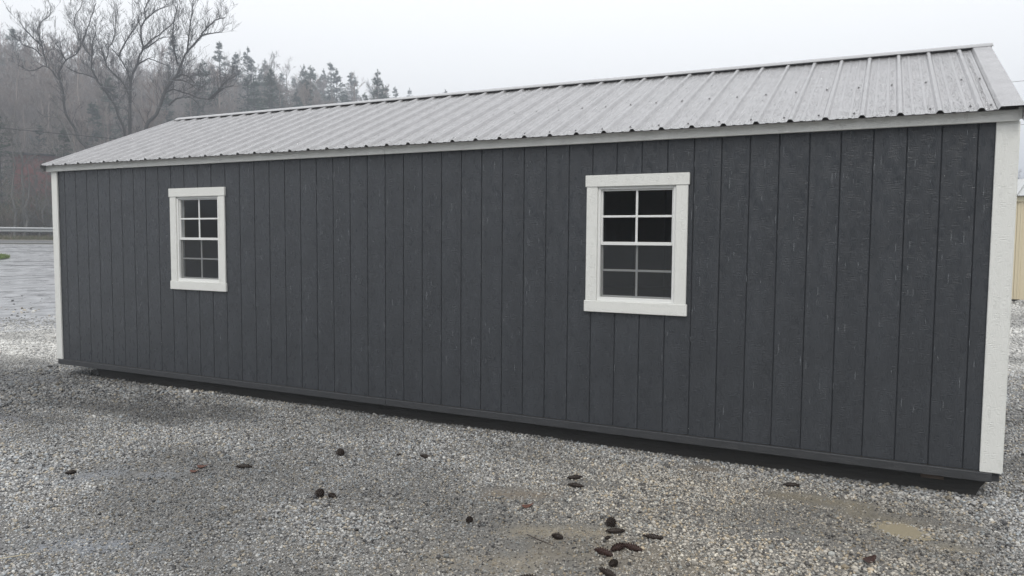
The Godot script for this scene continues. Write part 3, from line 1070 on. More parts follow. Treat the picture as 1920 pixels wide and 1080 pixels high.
# ------------------------------------------------------------------ the cream shed at the right edge, and wires
func build_right_side() -> void:
	var at := Vector3(11.3, 0, -13.2)
	at.y = land(at.x, at.z) - 0.01
	var shed := thing("metal_shed", "cream metal shed with a grey ribbed roof beyond the right end of the dark shed", "shed", at, deg_to_rad(-14))
	# local x along the wall to the right, z towards the yard
	var long := 7.0
	var deep := 3.6
	var tall := 2.28
	for k in 24:
		var s := Shape.new()
		var x0 := k * 0.2917
		s.block(Vector3(x0 + 0.003, 0.12, -0.02), Vector3(x0 + 0.2887, tall, 0.0), 0.004)
		s.block(Vector3(x0 + 0.06, 0.122, 0.0), Vector3(x0 + 0.1, tall - 0.002, 0.012), 0.005)
		part("wall_panel", s, M.cream, shed)
	var body := Shape.new()
	body.block(Vector3(0.01, 0.1, -deep), Vector3(long, tall, -0.022))
	part("wall", body, M.cream, shed)
	var trim := Shape.new()
	trim.block(Vector3(-0.02, tall - 0.1, 0.013), Vector3(long, tall + 0.01, 0.035), 0.004)
	part("eave_trim", trim, M.cream_trim, shed)
	trim = Shape.new()
	trim.block(Vector3(-0.02, 0.1, 0.013), Vector3(0.09, tall - 0.101, 0.03), 0.004)
	part("corner_trim", trim, M.cream_trim, shed)
	var base := Shape.new()
	base.block(Vector3(0.0, -0.05, -0.14), Vector3(long, 0.119, -0.005))
	part("runner", base, M.dark_lumber, shed)
	for h in 2:
		var sgn := 1.0 if h == 0 else -1.0
		for k in 24:
			var s := Shape.new()
			var a := Vector3(-0.1 + k * 0.2958, tall + 0.02, 0.12 * sgn + (0.0 if h == 0 else -deep))
			var b := Vector3(a.x, tall + 0.5, -deep / 2)
			var w := Vector3(0.2958, 0, 0)
			var up := Vector3(0, 0.03, 0.01 * sgn)
			s.quad(a, a + w, b + w, b, Vector3.UP)
			s.quad(a + up, a + up + w * 0.3, b + up + w * 0.3, b + up, Vector3.UP)
			s.quad(a, a + up, b + up, b, Vector3.LEFT)
			s.quad(a + w * 0.3, a + up + w * 0.3, b + up + w * 0.3, b + w * 0.3, Vector3.RIGHT)
			part("roof_panel", s, M.grey_roof, shed)
		var gable := Shape.new()
		var gx := 0.02 if h == 0 else long - 0.02
		gable.face3(Vector3(gx, tall, 0), Vector3(gx, tall, -deep), Vector3(gx, tall + 0.48, -deep / 2), Vector3(-sgn, 0, 0))
		part("gable", gable, M.cream, shed)
	# wires on the right, strung between a pole outside the view and one hidden behind the dark shed
	for e in [[Vector3(30.0, 9.0, -32.0), Vector3(-6.0, 8.2, -30.0), "upper"], [Vector3(30.0, 7.0, -32.2), Vector3(-6.0, 6.8, -30.2), "lower"]]:
		tag(cable(e[0], e[1], 0.35, 0.012, M.wire_pale), "%s of the two thin wires seen past the right end of the shed" % e[2], "wire", "wires past the right end of the shed")
	pole(Vector3(30.0, 0, -32.1), 9.6, "wooden utility pole outside the right of the view")
	pole(Vector3(-6.0, 0, -30.1), 8.8, "wooden utility pole behind the dark shed")
	# wires before the hillside on the left
	var k := 0
	var ends := [[13.9, 9.6, "topmost"], [12.9, 8.8, "second highest"], [12.1, 8.1, "third highest"], [9.2, 7.0, "lowest, dark"]]
	for e in ends:
		var a := road_point(56.5, -16.0)
		var b := road_point(40.0, 34.0)
		a.y = e[0]
		b.y = e[1]
		tag(cable(a, b, 0.9, 0.0065 if k < 3 else 0.016, M.wire_pale if k < 3 else M.wire), "%s wire strung across in front of the bare trees on the left" % e[2], "wire", "wires in front of the bare trees")
		k += 1
	pole(road_point(56.5, -16.0), 14.3, "wooden utility pole beside the guardrail left of the view")
	pole(road_point(40.0, 34.0), 10.0, "wooden utility pole by the road behind the dark shed")


func cable(a: Vector3, b: Vector3, sag: float, r: float, m: Material) -> MeshInstance3D:
	var s := Shape.new()
	var pts := PackedVector3Array()
	var rad := PackedFloat32Array()
	var mid := (a + b) / 2.0
	for i in 33:
		var t := i / 32.0
		pts.append(a.lerp(b, t) - mid - Vector3(0, sag * 4.0 * t * (1.0 - t), 0))
		rad.append(r)
	s.tube(pts, rad, 5)
	return part("wire", s, m, self, mid)


func pole(at: Vector3, tall: float, label: String) -> void:
	at.y = land(at.x, at.z) - 0.2
	var o := thing("utility_pole", label, "utility pole", at)
	var s := Shape.new()
	s.tube(PackedVector3Array([Vector3.ZERO, Vector3(0, tall - at.y, 0)]), PackedFloat32Array([0.15, 0.11]), 10, true)
	part("pole", s, M.post_wood, o)
	s = Shape.new()
	s.box(Vector3(0, tall - at.y - 0.5, 0), Vector3(0.1, 0.12, 1.8), 0.01)
	part("cross_arm", s, M.post_wood, o)


# ------------------------------------------------------------------ trees
# a bare branch that wanders and forks
func branch(s: Shape, from: Vector3, dir: Vector3, long: float, rad: float, level: int, lift: float, kids: float, thin: float, wander := 0.27) -> void:
	var count := 4 if level > 0 else 3
	var pts := PackedVector3Array([from])
	var rads := PackedFloat32Array([rad])
	var p := from
	var d := dir.normalized()
	for i in count:
		d = (d + Vector3(rng.randf_range(-1, 1), rng.randf_range(-0.6, 0.9) * 0.9 + lift, rng.randf_range(-1, 1)) * wander).normalized()
		p += d * long / count
		pts.append(p)
		rads.append(maxf(thin, rad * (1.0 - 0.8 * (i + 1) / count)))
	s.tube(pts, rads, 5 if rad > 0.05 else 3)
	if level <= 0:
		return
	var n := int(kids * rng.randf_range(0.8, 1.25) + 0.5)
	for k in n:
		var t := rng.randf_range(0.22, 1.0) * count
		var i := mini(int(t), count - 1)
		var q := pts[i].lerp(pts[i + 1], t - i)
		var a := (pts[i + 1] - pts[i]).normalized()
		var side := a.cross(Vector3(rng.randf_range(-1, 1), rng.randf_range(-1, 1), rng.randf_range(-1, 1))).normalized()
		var nd := (a * rng.randf_range(0.45, 0.9) + side * rng.randf_range(0.5, 0.95) + Vector3.UP * lift * 0.6).normalized()
		branch(s, q, nd, long * rng.randf_range(0.38, 0.62), maxf(thin, rads[i] * rng.randf_range(0.4, 0.6)), level - 1, lift, kids, thin, wander)


func bare_tree_mesh(tall: float, wide: float, limbs: int, m: Material, thin: float, c: Color) -> ArrayMesh:
	var s := Shape.new()
	if c.a > 0.0:
		s.colored = true
		s.tint = c
	var pts := PackedVector3Array()
	var rads := PackedFloat32Array()
	var p := Vector3.ZERO
	for i in 8:
		pts.append(p)
		rads.append(tall * 0.011 * (1.0 - 0.86 * i / 7.0) + thin)
		p += Vector3(rng.randf_range(-1, 1) * 0.03, 1.0 / 7.0, rng.randf_range(-1, 1) * 0.03) * tall
	s.tube(pts, rads, 6)
	for k in limbs:
		var t := rng.randf_range(0.28, 0.98)
		var i := mini(int(t * 7.0), 6)
		var q := pts[i].lerp(pts[i + 1], t * 7.0 - i)
		var a := rng.randf() * TAU
		var rise := lerpf(0.5, 1.5, t) + rng.randf_range(-0.2, 0.3)
		branch(s, q, Vector3(cos(a), rise, sin(a)), wide * rng.randf_range(0.6, 1.0) * lerpf(1.0, 0.55, t), rads[i] * 0.42, 2, 0.22, 5.0, thin)
	return s.mesh(m)


# pine: whorls of level limbs carrying brushes of needles, with gaps between
func pine_mesh(tall: float, wide: float, whorls: int, tufts: int, c: Color) -> Array:
	var t := Shape.new()
	t.tube(PackedVector3Array([Vector3.ZERO, Vector3(0.1, tall * 0.5, 0), Vector3(0, tall, 0)]), PackedFloat32Array([tall * 0.014, tall * 0.009, 0.02]), 6)
	var s := Shape.new()
	s.colored = true
	for w in whorls:
		var f := w / float(whorls - 1)
		var y := tall * (lerpf(0.22, 0.985, f) + rng.randf_range(-0.4, 0.4) / whorls * (1.0 - f))
		var reach := wide * (1.0 - pow(f, 2.0)) * rng.randf_range(0.6, 1.12) + 0.3
		var limbs := rng.randi_range(3, 6)
		for l in limbs:
			if rng.randf() < 0.22:
				continue
			var a := TAU * (l + rng.randf() * 0.7) / limbs + w * 1.3
			var out := Vector3(cos(a), 0, sin(a))
			var r := reach * rng.randf_range(0.45, 1.2)
			var yy := y
			y += rng.randf_range(-0.5, 0.5) * tall * 0.75 / whorls
			var tip := Vector3(0, y, 0) + out * r + Vector3(0, r * rng.randf_range(-0.22, 0.32), 0)
			t.tube(PackedVector3Array([Vector3(0, y, 0), Vector3(0, y, 0).lerp(tip, 0.6) + Vector3(0, -0.06 * r, 0), tip]), PackedFloat32Array([0.05, 0.03, 0.012]), 3)
			for k in tufts:
				var g := lerpf(0.12, 1.05, pow((k + rng.randf()) / tufts, 0.7))
				var side := Vector3(-out.z, 0, out.x) * rng.randf_range(-0.6, 0.6) * r * g
				var at := Vector3(0, y, 0).lerp(tip, g) + side + Vector3(0, rng.randf_range(-0.1, 0.22), 0)
				s.tint = c * rng.randf_range(0.65, 1.35)
				brush(s, at, out + side.normalized() * 0.6 + Vector3(0, 0.35, 0), rng.randf_range(0.22, 0.55) * (0.5 + 0.5 * wide / 4.0))
			y = yy
	for k in 5:
		s.tint = c
		brush(s, Vector3(0, tall * (0.97 + 0.012 * k), 0), Vector3(rng.randf_range(-0.5, 0.5), 1, rng.randf_range(-0.5, 0.5)), 0.4)
	return [t, s]


func brush(s: Shape, at: Vector3, dir: Vector3, long: float) -> void:
	var d := dir.normalized()
	for k in 9:
		var e := (d + Vector3(rng.randf_range(-1, 1), rng.randf_range(-0.6, 0.8), rng.randf_range(-1, 1)) * 0.85).normalized()
		var w := e.cross(Vector3(rng.randf_range(-1, 1), rng.randf_range(-1, 1), rng.randf_range(-1, 1))).normalized() * long * 0.07
		s.face3(at - w, at + w, at + e * long, Vector3.UP)


# a large bare tree from its main limbs (metres across and up in the tree's own plane)
func limb_tree(label: String, base: Vector3, turn: float, m: Material, trunk_r: float, limbs: Array, twig_long: float) -> void:
	base.y = 0.0
	var o := thing("bare_tree", label, "tree", base, turn)
	var ground := land(base.x, base.z)
	var paths: Array[PackedVector3Array] = []
	var trunk := Shape.new()
	var crown := Shape.new()
	for k in limbs.size():
		var src: Array = limbs[k]
		var pts := PackedVector3Array()
		# the depth of a limb wanders: forwards for some, backwards for others
		var lean := rng.randf_range(-0.7, 0.7) if k > 0 else 0.0
		var z := 0.0
		if k > 0:                                  # starts on the limb it grows from
			var best := 1e9
			for q in paths:
				for v in q:
					var dd := Vector2(v.x - src[0].x, v.y - src[0].y).length()
					if dd < best:
						best = dd
						z = v.z
		for i in src.size():
			var y: float = src[i].y
			if k == 0 and i == 0:
				y = ground - 0.15
			pts.append(Vector3(src[i].x, y, z))
			if i + 1 < src.size():
				z += lean * (src[i + 1] - src[i]).length() + rng.randf_range(-0.05, 0.05)
		var fine := PackedVector3Array()
		var curve := Curve3D.new()
		for i in pts.size():
			var tan_ := (pts[mini(i + 1, pts.size() - 1)] - pts[maxi(i - 1, 0)]) / 6.0
			curve.add_point(pts[i], -tan_, tan_)
		var total := curve.get_baked_length()
		var steps_ := maxi(6, int(total / 0.35))
		var rads := PackedFloat32Array()
		var top: float = 14.0
		for i in steps_ + 1:
			var v := curve.sample_baked(total * i / steps_, true)
			fine.append(v + Vector3(rng.randf_range(-1, 1), 0, rng.randf_range(-1, 1)) * 0.03)
			var f := i / float(steps_)
			var r0 := trunk_r * 0.75 * (0.36 if k > 0 else 1.0)
			rads.append(lerpf(r0, 0.025, pow(f, 0.8)) if k > 0 else lerpf(r0 * (1.25 if i == 0 else 1.0), 0.035, pow(f, 1.0)))
		if k == 0:
			trunk.tube(fine, rads, 9)
		else:
			crown.tube(fine, rads, 6)
		paths.append(fine)
		# twigs
		for i in range(1, fine.size()):
			if k == 0 and fine[i].y < 7.5:
				continue
			for c in (2 if fine[i].y > 11.0 else 1):
				var f := i / float(steps_)
				var d := (fine[i] - fine[i - 1]).normalized()
				var side := d.cross(Vector3(rng.randf_range(-1, 1), rng.randf_range(-1, 1), rng.randf_range(-1, 1))).normalized()
				branch(crown, fine[i], side * 0.8 + d * 0.7 + Vector3.UP * 0.6, twig_long * rng.randf_range(0.5, 1.35) * lerpf(1.0, 0.75, f), maxf(0.011, minf(0.022, rads[i] * 0.42)), 2, 0.55, 3.8, 0.0065, 0.17)
	part("trunk", trunk, m, o)
	part("crown", crown, m, o)


func build_woods() -> void:
	limb_tree("tall bare tree with an upright dark trunk, middle of the group above the roof", Vector3(-41.5, 0, -31.96), 0.93, M.bark_dark, 0.24, [
		[Vector2(0.0, 1.4), Vector2(0.1, 7.4), Vector2(0.2, 9.4), Vector2(0.3, 12.6), Vector2(0.5, 13.8), Vector2(0.8, 14.4), Vector2(0.9, 15.0), Vector2(1.2, 15.6), Vector2(1.1, 16.6), Vector2(1.1, 17.3), Vector2(1.4, 17.8), Vector2(1.4, 18.6), Vector2(1.8, 19.5)],
		[Vector2(1.2, 15.6), Vector2(1.7, 15.9), Vector2(2.4, 16.5), Vector2(3.3, 16.6)],
		[Vector2(1.2, 15.7), Vector2(1.8, 16.3), Vector2(2.5, 16.9), Vector2(3.4, 17.8)],
		[Vector2(1.4, 17.8), Vector2(2.2, 18.7), Vector2(3.0, 19.2)],
		[Vector2(0.8, 14.4), Vector2(1.3, 14.9), Vector2(1.7, 15.1), Vector2(3.0, 14.8)],
		[Vector2(0.3, 13.1), Vector2(0.1, 13.9), Vector2(-0.1, 14.3), Vector2(-0.4, 14.8), Vector2(-0.9, 15.3)],
		[Vector2(0.2, 12.2), Vector2(-0.2, 13.1), Vector2(-0.7, 13.7), Vector2(-1.2, 14.3), Vector2(-1.3, 14.7), Vector2(-1.1, 15.3), Vector2(-1.1, 15.8), Vector2(-0.7, 16.7), Vector2(-0.6, 17.7), Vector2(-0.6, 19.0)],
		[Vector2(-1.3, 14.7), Vector2(-1.6, 15.6), Vector2(-1.9, 16.2)],
		[Vector2(-0.4, 14.8), Vector2(0.0, 15.8), Vector2(0.8, 17.1), Vector2(1.0, 18.0)]], 1.5)
	limb_tree("large bare tree leaning right with arching lower limbs, rightmost of the group", Vector3(-38.58, 0, -30.85), 0.916, M.bark_dark, 0.27, [
		[Vector2(-0.2, 1.4), Vector2(0.1, 7.2), Vector2(0.4, 9.6), Vector2(1.1, 10.5), Vector2(1.5, 11.8), Vector2(1.8, 12.4), Vector2(2.2, 13.0), Vector2(2.5, 13.5), Vector2(2.7, 14.1), Vector2(3.1, 15.0), Vector2(3.8, 15.9), Vector2(4.4, 16.8), Vector2(5.1, 17.6), Vector2(5.8, 17.9)],
		[Vector2(4.0, 16.3), Vector2(4.5, 16.5), Vector2(5.5, 16.7)],
		[Vector2(3.2, 15.1), Vector2(3.3, 16.3), Vector2(3.4, 17.2), Vector2(3.6, 18.6)],
		[Vector2(2.5, 14.2), Vector2(2.2, 15.4), Vector2(2.3, 16.8), Vector2(2.5, 17.8)],
		[Vector2(1.6, 12.0), Vector2(2.2, 12.4), Vector2(2.7, 12.3), Vector2(3.4, 12.2), Vector2(4.0, 12.0), Vector2(5.0, 12.1)],
		[Vector2(4.6, 12.0), Vector2(5.3, 12.7), Vector2(5.8, 13.4), Vector2(6.6, 14.0)],
		[Vector2(4.9, 12.1), Vector2(5.6, 12.8), Vector2(6.4, 13.1)],
		[Vector2(1.9, 11.2), Vector2(2.4, 11.7), Vector2(2.9, 11.9), Vector2(3.5, 11.9), Vector2(4.0, 11.3)],
		[Vector2(2.2, 13.0), Vector2(2.7, 13.0), Vector2(3.3, 12.7), Vector2(3.7, 12.3)],
		[Vector2(2.4, 13.2), Vector2(2.9, 13.5), Vector2(3.4, 13.3), Vector2(3.7, 13.0)]], 1.5)
	limb_tree("bare tree leaning left and forking high, just left of the upright dark one", Vector3(-44.06, 0, -33.55), 0.934, M.bark_dark, 0.2, [
		[Vector2(0.1, 1.4), Vector2(0.1, 7.6), Vector2(0.1, 9.7), Vector2(-0.3, 11.0), Vector2(-0.6, 12.0), Vector2(-1.5, 13.3), Vector2(-1.7, 13.7), Vector2(-2.0, 14.4), Vector2(-2.0, 15.3), Vector2(-1.9, 16.3), Vector2(-1.7, 17.2)],
		[Vector2(-1.7, 13.7), Vector2(-2.4, 14.0), Vector2(-3.1, 14.2), Vector2(-3.7, 14.6)],
		[Vector2(-2.0, 15.3), Vector2(-2.6, 16.2), Vector2(-2.9, 17.1), Vector2(-3.1, 17.8), Vector2(-3.1, 18.7), Vector2(-2.7, 19.6)],
		[Vector2(-2.6, 16.5), Vector2(-2.1, 17.8), Vector2(-1.6, 19.2)],
		[Vector2(-1.5, 13.3), Vector2(-0.9, 12.8), Vector2(-0.2, 12.3)]], 1.4)
	limb_tree("bare tree with a thick dark slanting trunk above the left roof end", Vector3(-43.9, 0, -30.31), 0.973, M.bark_dark, 0.22, [
		[Vector2(0.5, 1.4), Vector2(0.4, 6.6), Vector2(0.0, 8.3), Vector2(-0.4, 8.8), Vector2(-0.7, 9.7), Vector2(-1.1, 10.4), Vector2(-1.3, 11.4), Vector2(-1.3, 12.3), Vector2(-1.5, 12.8), Vector2(-1.5, 13.6), Vector2(-1.1, 14.4), Vector2(-0.4, 15.0), Vector2(-0.1, 15.6)],
		[Vector2(-1.6, 13.0), Vector2(-2.1, 13.8), Vector2(-2.4, 14.0), Vector2(-2.8, 13.8), Vector2(-3.4, 13.6), Vector2(-4.0, 14.0)],
		[Vector2(-2.3, 14.0), Vector2(-2.5, 15.0), Vector2(-2.5, 15.4), Vector2(-2.7, 16.1), Vector2(-2.8, 16.8), Vector2(-2.4, 17.5), Vector2(-2.0, 17.9)],
		[Vector2(-2.5, 15.4), Vector2(-3.3, 16.1), Vector2(-3.8, 16.7)],
		[Vector2(-2.6, 14.7), Vector2(-3.0, 15.1), Vector2(-3.7, 15.3)],
		[Vector2(-1.1, 14.4), Vector2(-1.4, 15.1), Vector2(-1.7, 15.5)]], 1.25)
	limb_tree("pale grey bare tree with a crooked branch, low at the left end of the roof", Vector3(-41.88, 0, -27.95), 0.986, M.bark_grey, 0.13, [
		[Vector2(0.1, 1.4), Vector2(0.1, 6.3), Vector2(0.1, 7.7), Vector2(-0.1, 8.5), Vector2(-0.4, 9.2), Vector2(-0.6, 9.6), Vector2(-0.8, 9.9), Vector2(-1.6, 9.9), Vector2(-1.9, 10.2)],
		[Vector2(-0.8, 9.9), Vector2(-0.8, 10.4), Vector2(-0.8, 11.0)],
		[Vector2(-0.6, 9.6), Vector2(-0.9, 9.1), Vector2(-1.2, 9.3)]], 1.0)
	limb_tree("slender pale bare tree standing behind the guardrail left of the white corner board", Vector3(-40.87, 0, -23.91), 1.035, M.bark_grey, 0.13, [
		[Vector2(0.0, 1.4), Vector2(0.0, 4.9), Vector2(0.0, 6.8), Vector2(-0.1, 7.6), Vector2(-0.2, 8.3), Vector2(-0.2, 8.7)],
		[Vector2(-0.2, 8.4), Vector2(0.3, 8.6), Vector2(0.8, 8.7), Vector2(1.3, 8.7), Vector2(1.5, 8.4)],
		[Vector2(-0.2, 8.3), Vector2(-0.6, 8.1), Vector2(-0.8, 8.3)],
		[Vector2(0.0, 6.8), Vector2(-0.3, 7.4), Vector2(-0.6, 7.6), Vector2(-1.0, 8.0)],
		[Vector2(0.0, 6.2), Vector2(0.4, 6.6), Vector2(0.9, 7.0)]], 0.9)
	# the wooded hill: three kinds of bare trees and two of conifers
	var bare: Array[ArrayMesh] = []
	for k in 4:
		bare.append(bare_tree_mesh([15.0, 17.0, 13.0, 16.0][k], [4.2, 5.0, 4.6, 3.6][k], [17, 19, 17, 15][k], M.far_bark, 0.017, Color(1, 1, 1)))
	var pines: Array[ArrayMesh] = []
	for k in 3:
		var q := pine_mesh([17.0, 15.0, 19.0][k], [3.2, 2.6, 3.8][k], [25, 23, 27][k], 10, Color(0.044, 0.072, 0.047))
		pines.append(pine_join(q))
	var where := [[], [], [], [], [], [], []]
	var tint := [PackedColorArray(), PackedColorArray(), PackedColorArray(), PackedColorArray(), PackedColorArray(), PackedColorArray(), PackedColorArray()]
	var tries := 0
	while tries < 10500:
		tries += 1
		var az := rng.randf_range(-22.0, 78.0)
		var d := sqrt(rng.randf()) * 320.0
		var x := EYE.x - sin(deg_to_rad(az)) * d
		var z := EYE.z - cos(deg_to_rad(az)) * d
		var u := along(x, z)
		if u < 63.0 or u > 215.0:
			continue
		if Vector2(x + 53.0, z + 31.5).length() < 6.0:
			continue
		var pine := lump.get_noise_2d(x * 0.55 + 300.0, z * 0.55) > (0.3 if az > 46 else 0.17)
		var kind := (4 + rng.randi() % 3) if pine and rng.randf() < 0.75 else rng.randi() % 4
		var size := rng.randf_range(0.68, 1.0) * (0.7 if u < 90.0 else 0.95)
		where[kind].append(Transform3D(Basis(Vector3.UP, rng.randf() * TAU) * Basis.from_scale(Vector3(size, size * rng.randf_range(0.88, 1.12), size)), Vector3(x, land(x, z) - 0.1, z)))
		var g := rng.randf_range(0.75, 1.35)
		tint[kind].append(Color(0.21, 0.175, 0.16) * g if kind < 4 else Color(g, g * rng.randf_range(0.92, 1.05), g * 0.95))
	for k in 7:
		if k < 4:
			many("hillside_wood", "grey-brown leafless trees massed over the misty hillside", "woods", bare[k], where[k], tint[k])
		else:
			many("hillside_conifers", "dark green conifers scattered through the misty hillside wood", "woods", pines[k - 4], where[k], tint[k])
	# thin saplings between the guardrail and the hill
	var stem := bare_tree_mesh(8.0, 1.9, 13, M.bark_grey, 0.009, Color(0, 0, 0, 0))
	var order := ["leftmost", "second", "third", "fourth", "fifth", "rightmost"]
	for i in 6:
		var p := road_point(rng.randf_range(57.0, 59.5), 0.15 + i * 0.5 + rng.randf_range(-0.12, 0.12), -0.1)
		var o := put("sapling", stem, self, p)
		o.basis = Basis(Vector3.UP, rng.randf() * TAU) * Basis.from_scale(Vector3(1, rng.randf_range(0.55, 1.0), 1))
		tag(o, "%s of the thin bare saplings behind the guardrail, counted from the left" % order[i], "tree", "saplings behind the guardrail")
	# the wood on the other side of the valley, behind the camera: seen only in the window panes
	var behind := []
	var behind_c := PackedColorArray()
	for i in 420:
		var az := deg_to_rad(rng.randf_range(95.0, 300.0))
		var d := rng.randf_range(48.0, 95.0)
		var x := EYE.x - sin(az) * d
		var z := EYE.z - cos(az) * d
		if along(x, z) > 5.0:
			continue
		behind.append(Transform3D(Basis(Vector3.UP, rng.randf() * TAU) * Basis.from_scale(Vector3.ONE * rng.randf_range(0.8, 1.2)), Vector3(x, land(x, z) - 1.5, z)))
		behind_c.append(Color(1, 1, 1) * rng.randf_range(0.8, 1.2))
	many("valley_conifers", "dark conifers along the far side of the yard, behind the viewer", "woods", pines[0], behind, behind_c)
	# brush at the foot of the hill
	var bush := Shape.new()
	bush.colored = true
	bush.tint = Color(1, 1, 1)
	for k in 26:
		var a := rng.randf() * TAU
		branch(bush, Vector3(cos(a), 0, sin(a)) * rng.randf() * 0.8, Vector3(cos(a) * 0.7, 1.3, sin(a) * 0.7), rng.randf_range(1.0, 2.6), 0.02, 1, 0.2, 4.0, 0.01)
	var bush_at := []
	var bush_c := PackedColorArray()
	for i in 900:
		var p := road_point(58.5 + 26.0 * pow(rng.randf(), 1.6), rng.randf_range(-30.0, 40.0), -0.1)
		var g := rng.randf_range(0.7, 1.4)
		bush_at.append(Transform3D(Basis(Vector3.UP, rng.randf() * TAU) * Basis.from_scale(Vector3.ONE * rng.randf_range(0.7, 1.5)), p))
		bush_c.append([Color(0.16, 0.12, 0.095), Color(0.12, 0.1, 0.07), Color(0.19, 0.17, 0.15), Color(0.085, 0.1, 0.055)][rng.randi() % 4] * g)
	many("brush", "bare twiggy brush along the foot of the hill behind the guardrail", "brush", bush.mesh(M.far_bark), bush_at, bush_c)
	# single trees that stand out on the skyline
	var sky_line := [
		[620.0, 122.0, 158.0, 19.0, 4.8, "tall pine with tiered limbs, the highest conifer right of the wooded hump"],
		[659.0, 139.0, 162.0, 17.0, 4.1, "second tall pine just right of the tiered one on the skyline"],
		[411.0, 84.0, 128.0, 19.0, 3.6, "bushy conifer at the right edge of the bare tree group, on the crest"],
		[464.0, 94.0, 134.0, 19.0, 2.6, "narrow dark conifer left of the rounded bare tree on the crest"],
		[442.0, 104.0, 132.0, 17.0, 2.8, "shorter conifer between the bushy one and the narrow one"],
		[324.0, 70.0, 138.0, 17.0, 3.2, "conifer rising behind the right-leaning bare tree"],
		[741.0, 167.0, 176.0, 14.0, 2.2, "small hazy conifer where the crest meets the roof ridge"],
		[768.0, 169.0, 178.0, 14.0, 1.8, "tiny last conifer on the crest before the roof hides it"],
		[725.0, 166.0, 174.0, 14.0, 2.2, "slim hazy conifer next to the last two on the crest"],
	]
	for e: Array in sky_line:
		var top := pixel_point(e[0], e[1], e[2])
		var base := Vector3(top.x, land(top.x, top.z) - 0.3, top.z)
		var o := thing("pine_tree", e[5], "tree", base, 0.0, "")
		var q := pine_mesh(maxf(6.0, top.y - base.y), e[4], 25, 13, Color(0.042, 0.066, 0.046))
		part("trunk", q[0], M.bark_dark, o)
		part("crown", q[1], M.needle, o)
	for e: Array in [[508.0, 106.0, 136.0, "round-topped leafless tree on the crest right of the narrow conifer"], [560.0, 138.0, 146.0, "leafless tree in the dip of the crest left of the tall pines"], [700.0, 164.0, 168.0, "leafless tree on the crest right of the second tall pine"], [28.0, 62.0, 140.0, "leafless tree on the crest at the far left of the picture"]]:
		var top := pixel_point(e[0], e[1], e[2])
		var base := Vector3(top.x, land(top.x, top.z) - 0.3, top.z)
		var o := thing("crest_tree", e[3], "tree", base)
		var tall := maxf(6.0, top.y - base.y)
		tree_parts(o, tall, 4.0, 16)


func tree_parts(o: Node3D, tall: float, wide: float, limbs: int) -> void:
	var t := Shape.new()
	t.tube(PackedVector3Array([Vector3.ZERO, Vector3(0.2, tall * 0.45, 0.1), Vector3(0, tall * 0.97, 0)]), PackedFloat32Array([tall * 0.012, tall * 0.009, 0.03]), 7)
	part("trunk", t, M.bark, o)
	var s := Shape.new()
	for k in limbs + 8:
		var f := rng.randf_range(0.25, 0.95)
		var a := rng.randf() * TAU
		branch(s, Vector3(0.2 * (1.0 - f), tall * 0.97 * f, 0), Vector3(cos(a), lerpf(0.4, 1.6, f), sin(a)), wide * rng.randf_range(0.7, 1.0) * lerpf(1.15, 0.6, f), 0.06, 2, 0.2, 5.5, 0.017)
	part("crown", s, M.bark, o)


func pine_join(q: Array) -> ArrayMesh:
	var s: Shape = q[1]
	var t: Shape = q[0]
	var off := s.v.size()
	s.v.append_array(t.v)
	s.n.append_array(t.n)
	s.uv.append_array(t.uv)
	for i in t.v.size():
		s.c.append(Color(0.06, 0.05, 0.045))
	for i in t.ix:
		s.ix.append(i + off)
	return s.mesh(M.needle)


# the place where a thing seen in the photograph at that spot stands, at a given distance
func pixel_point(px: float, py: float, distance: float) -> Vector3:
	var b := Basis(Vector3.UP, 0.4564) * Basis(Vector3.RIGHT, -0.0651) * Basis(Vector3.BACK, 0.0078)
	var d := b * Vector3((px - 960.0) / 1398.3, (540.0 - py) / 1398.3, -1.0)
	return EYE + d * distance / Vector2(d.x, d.z).length()


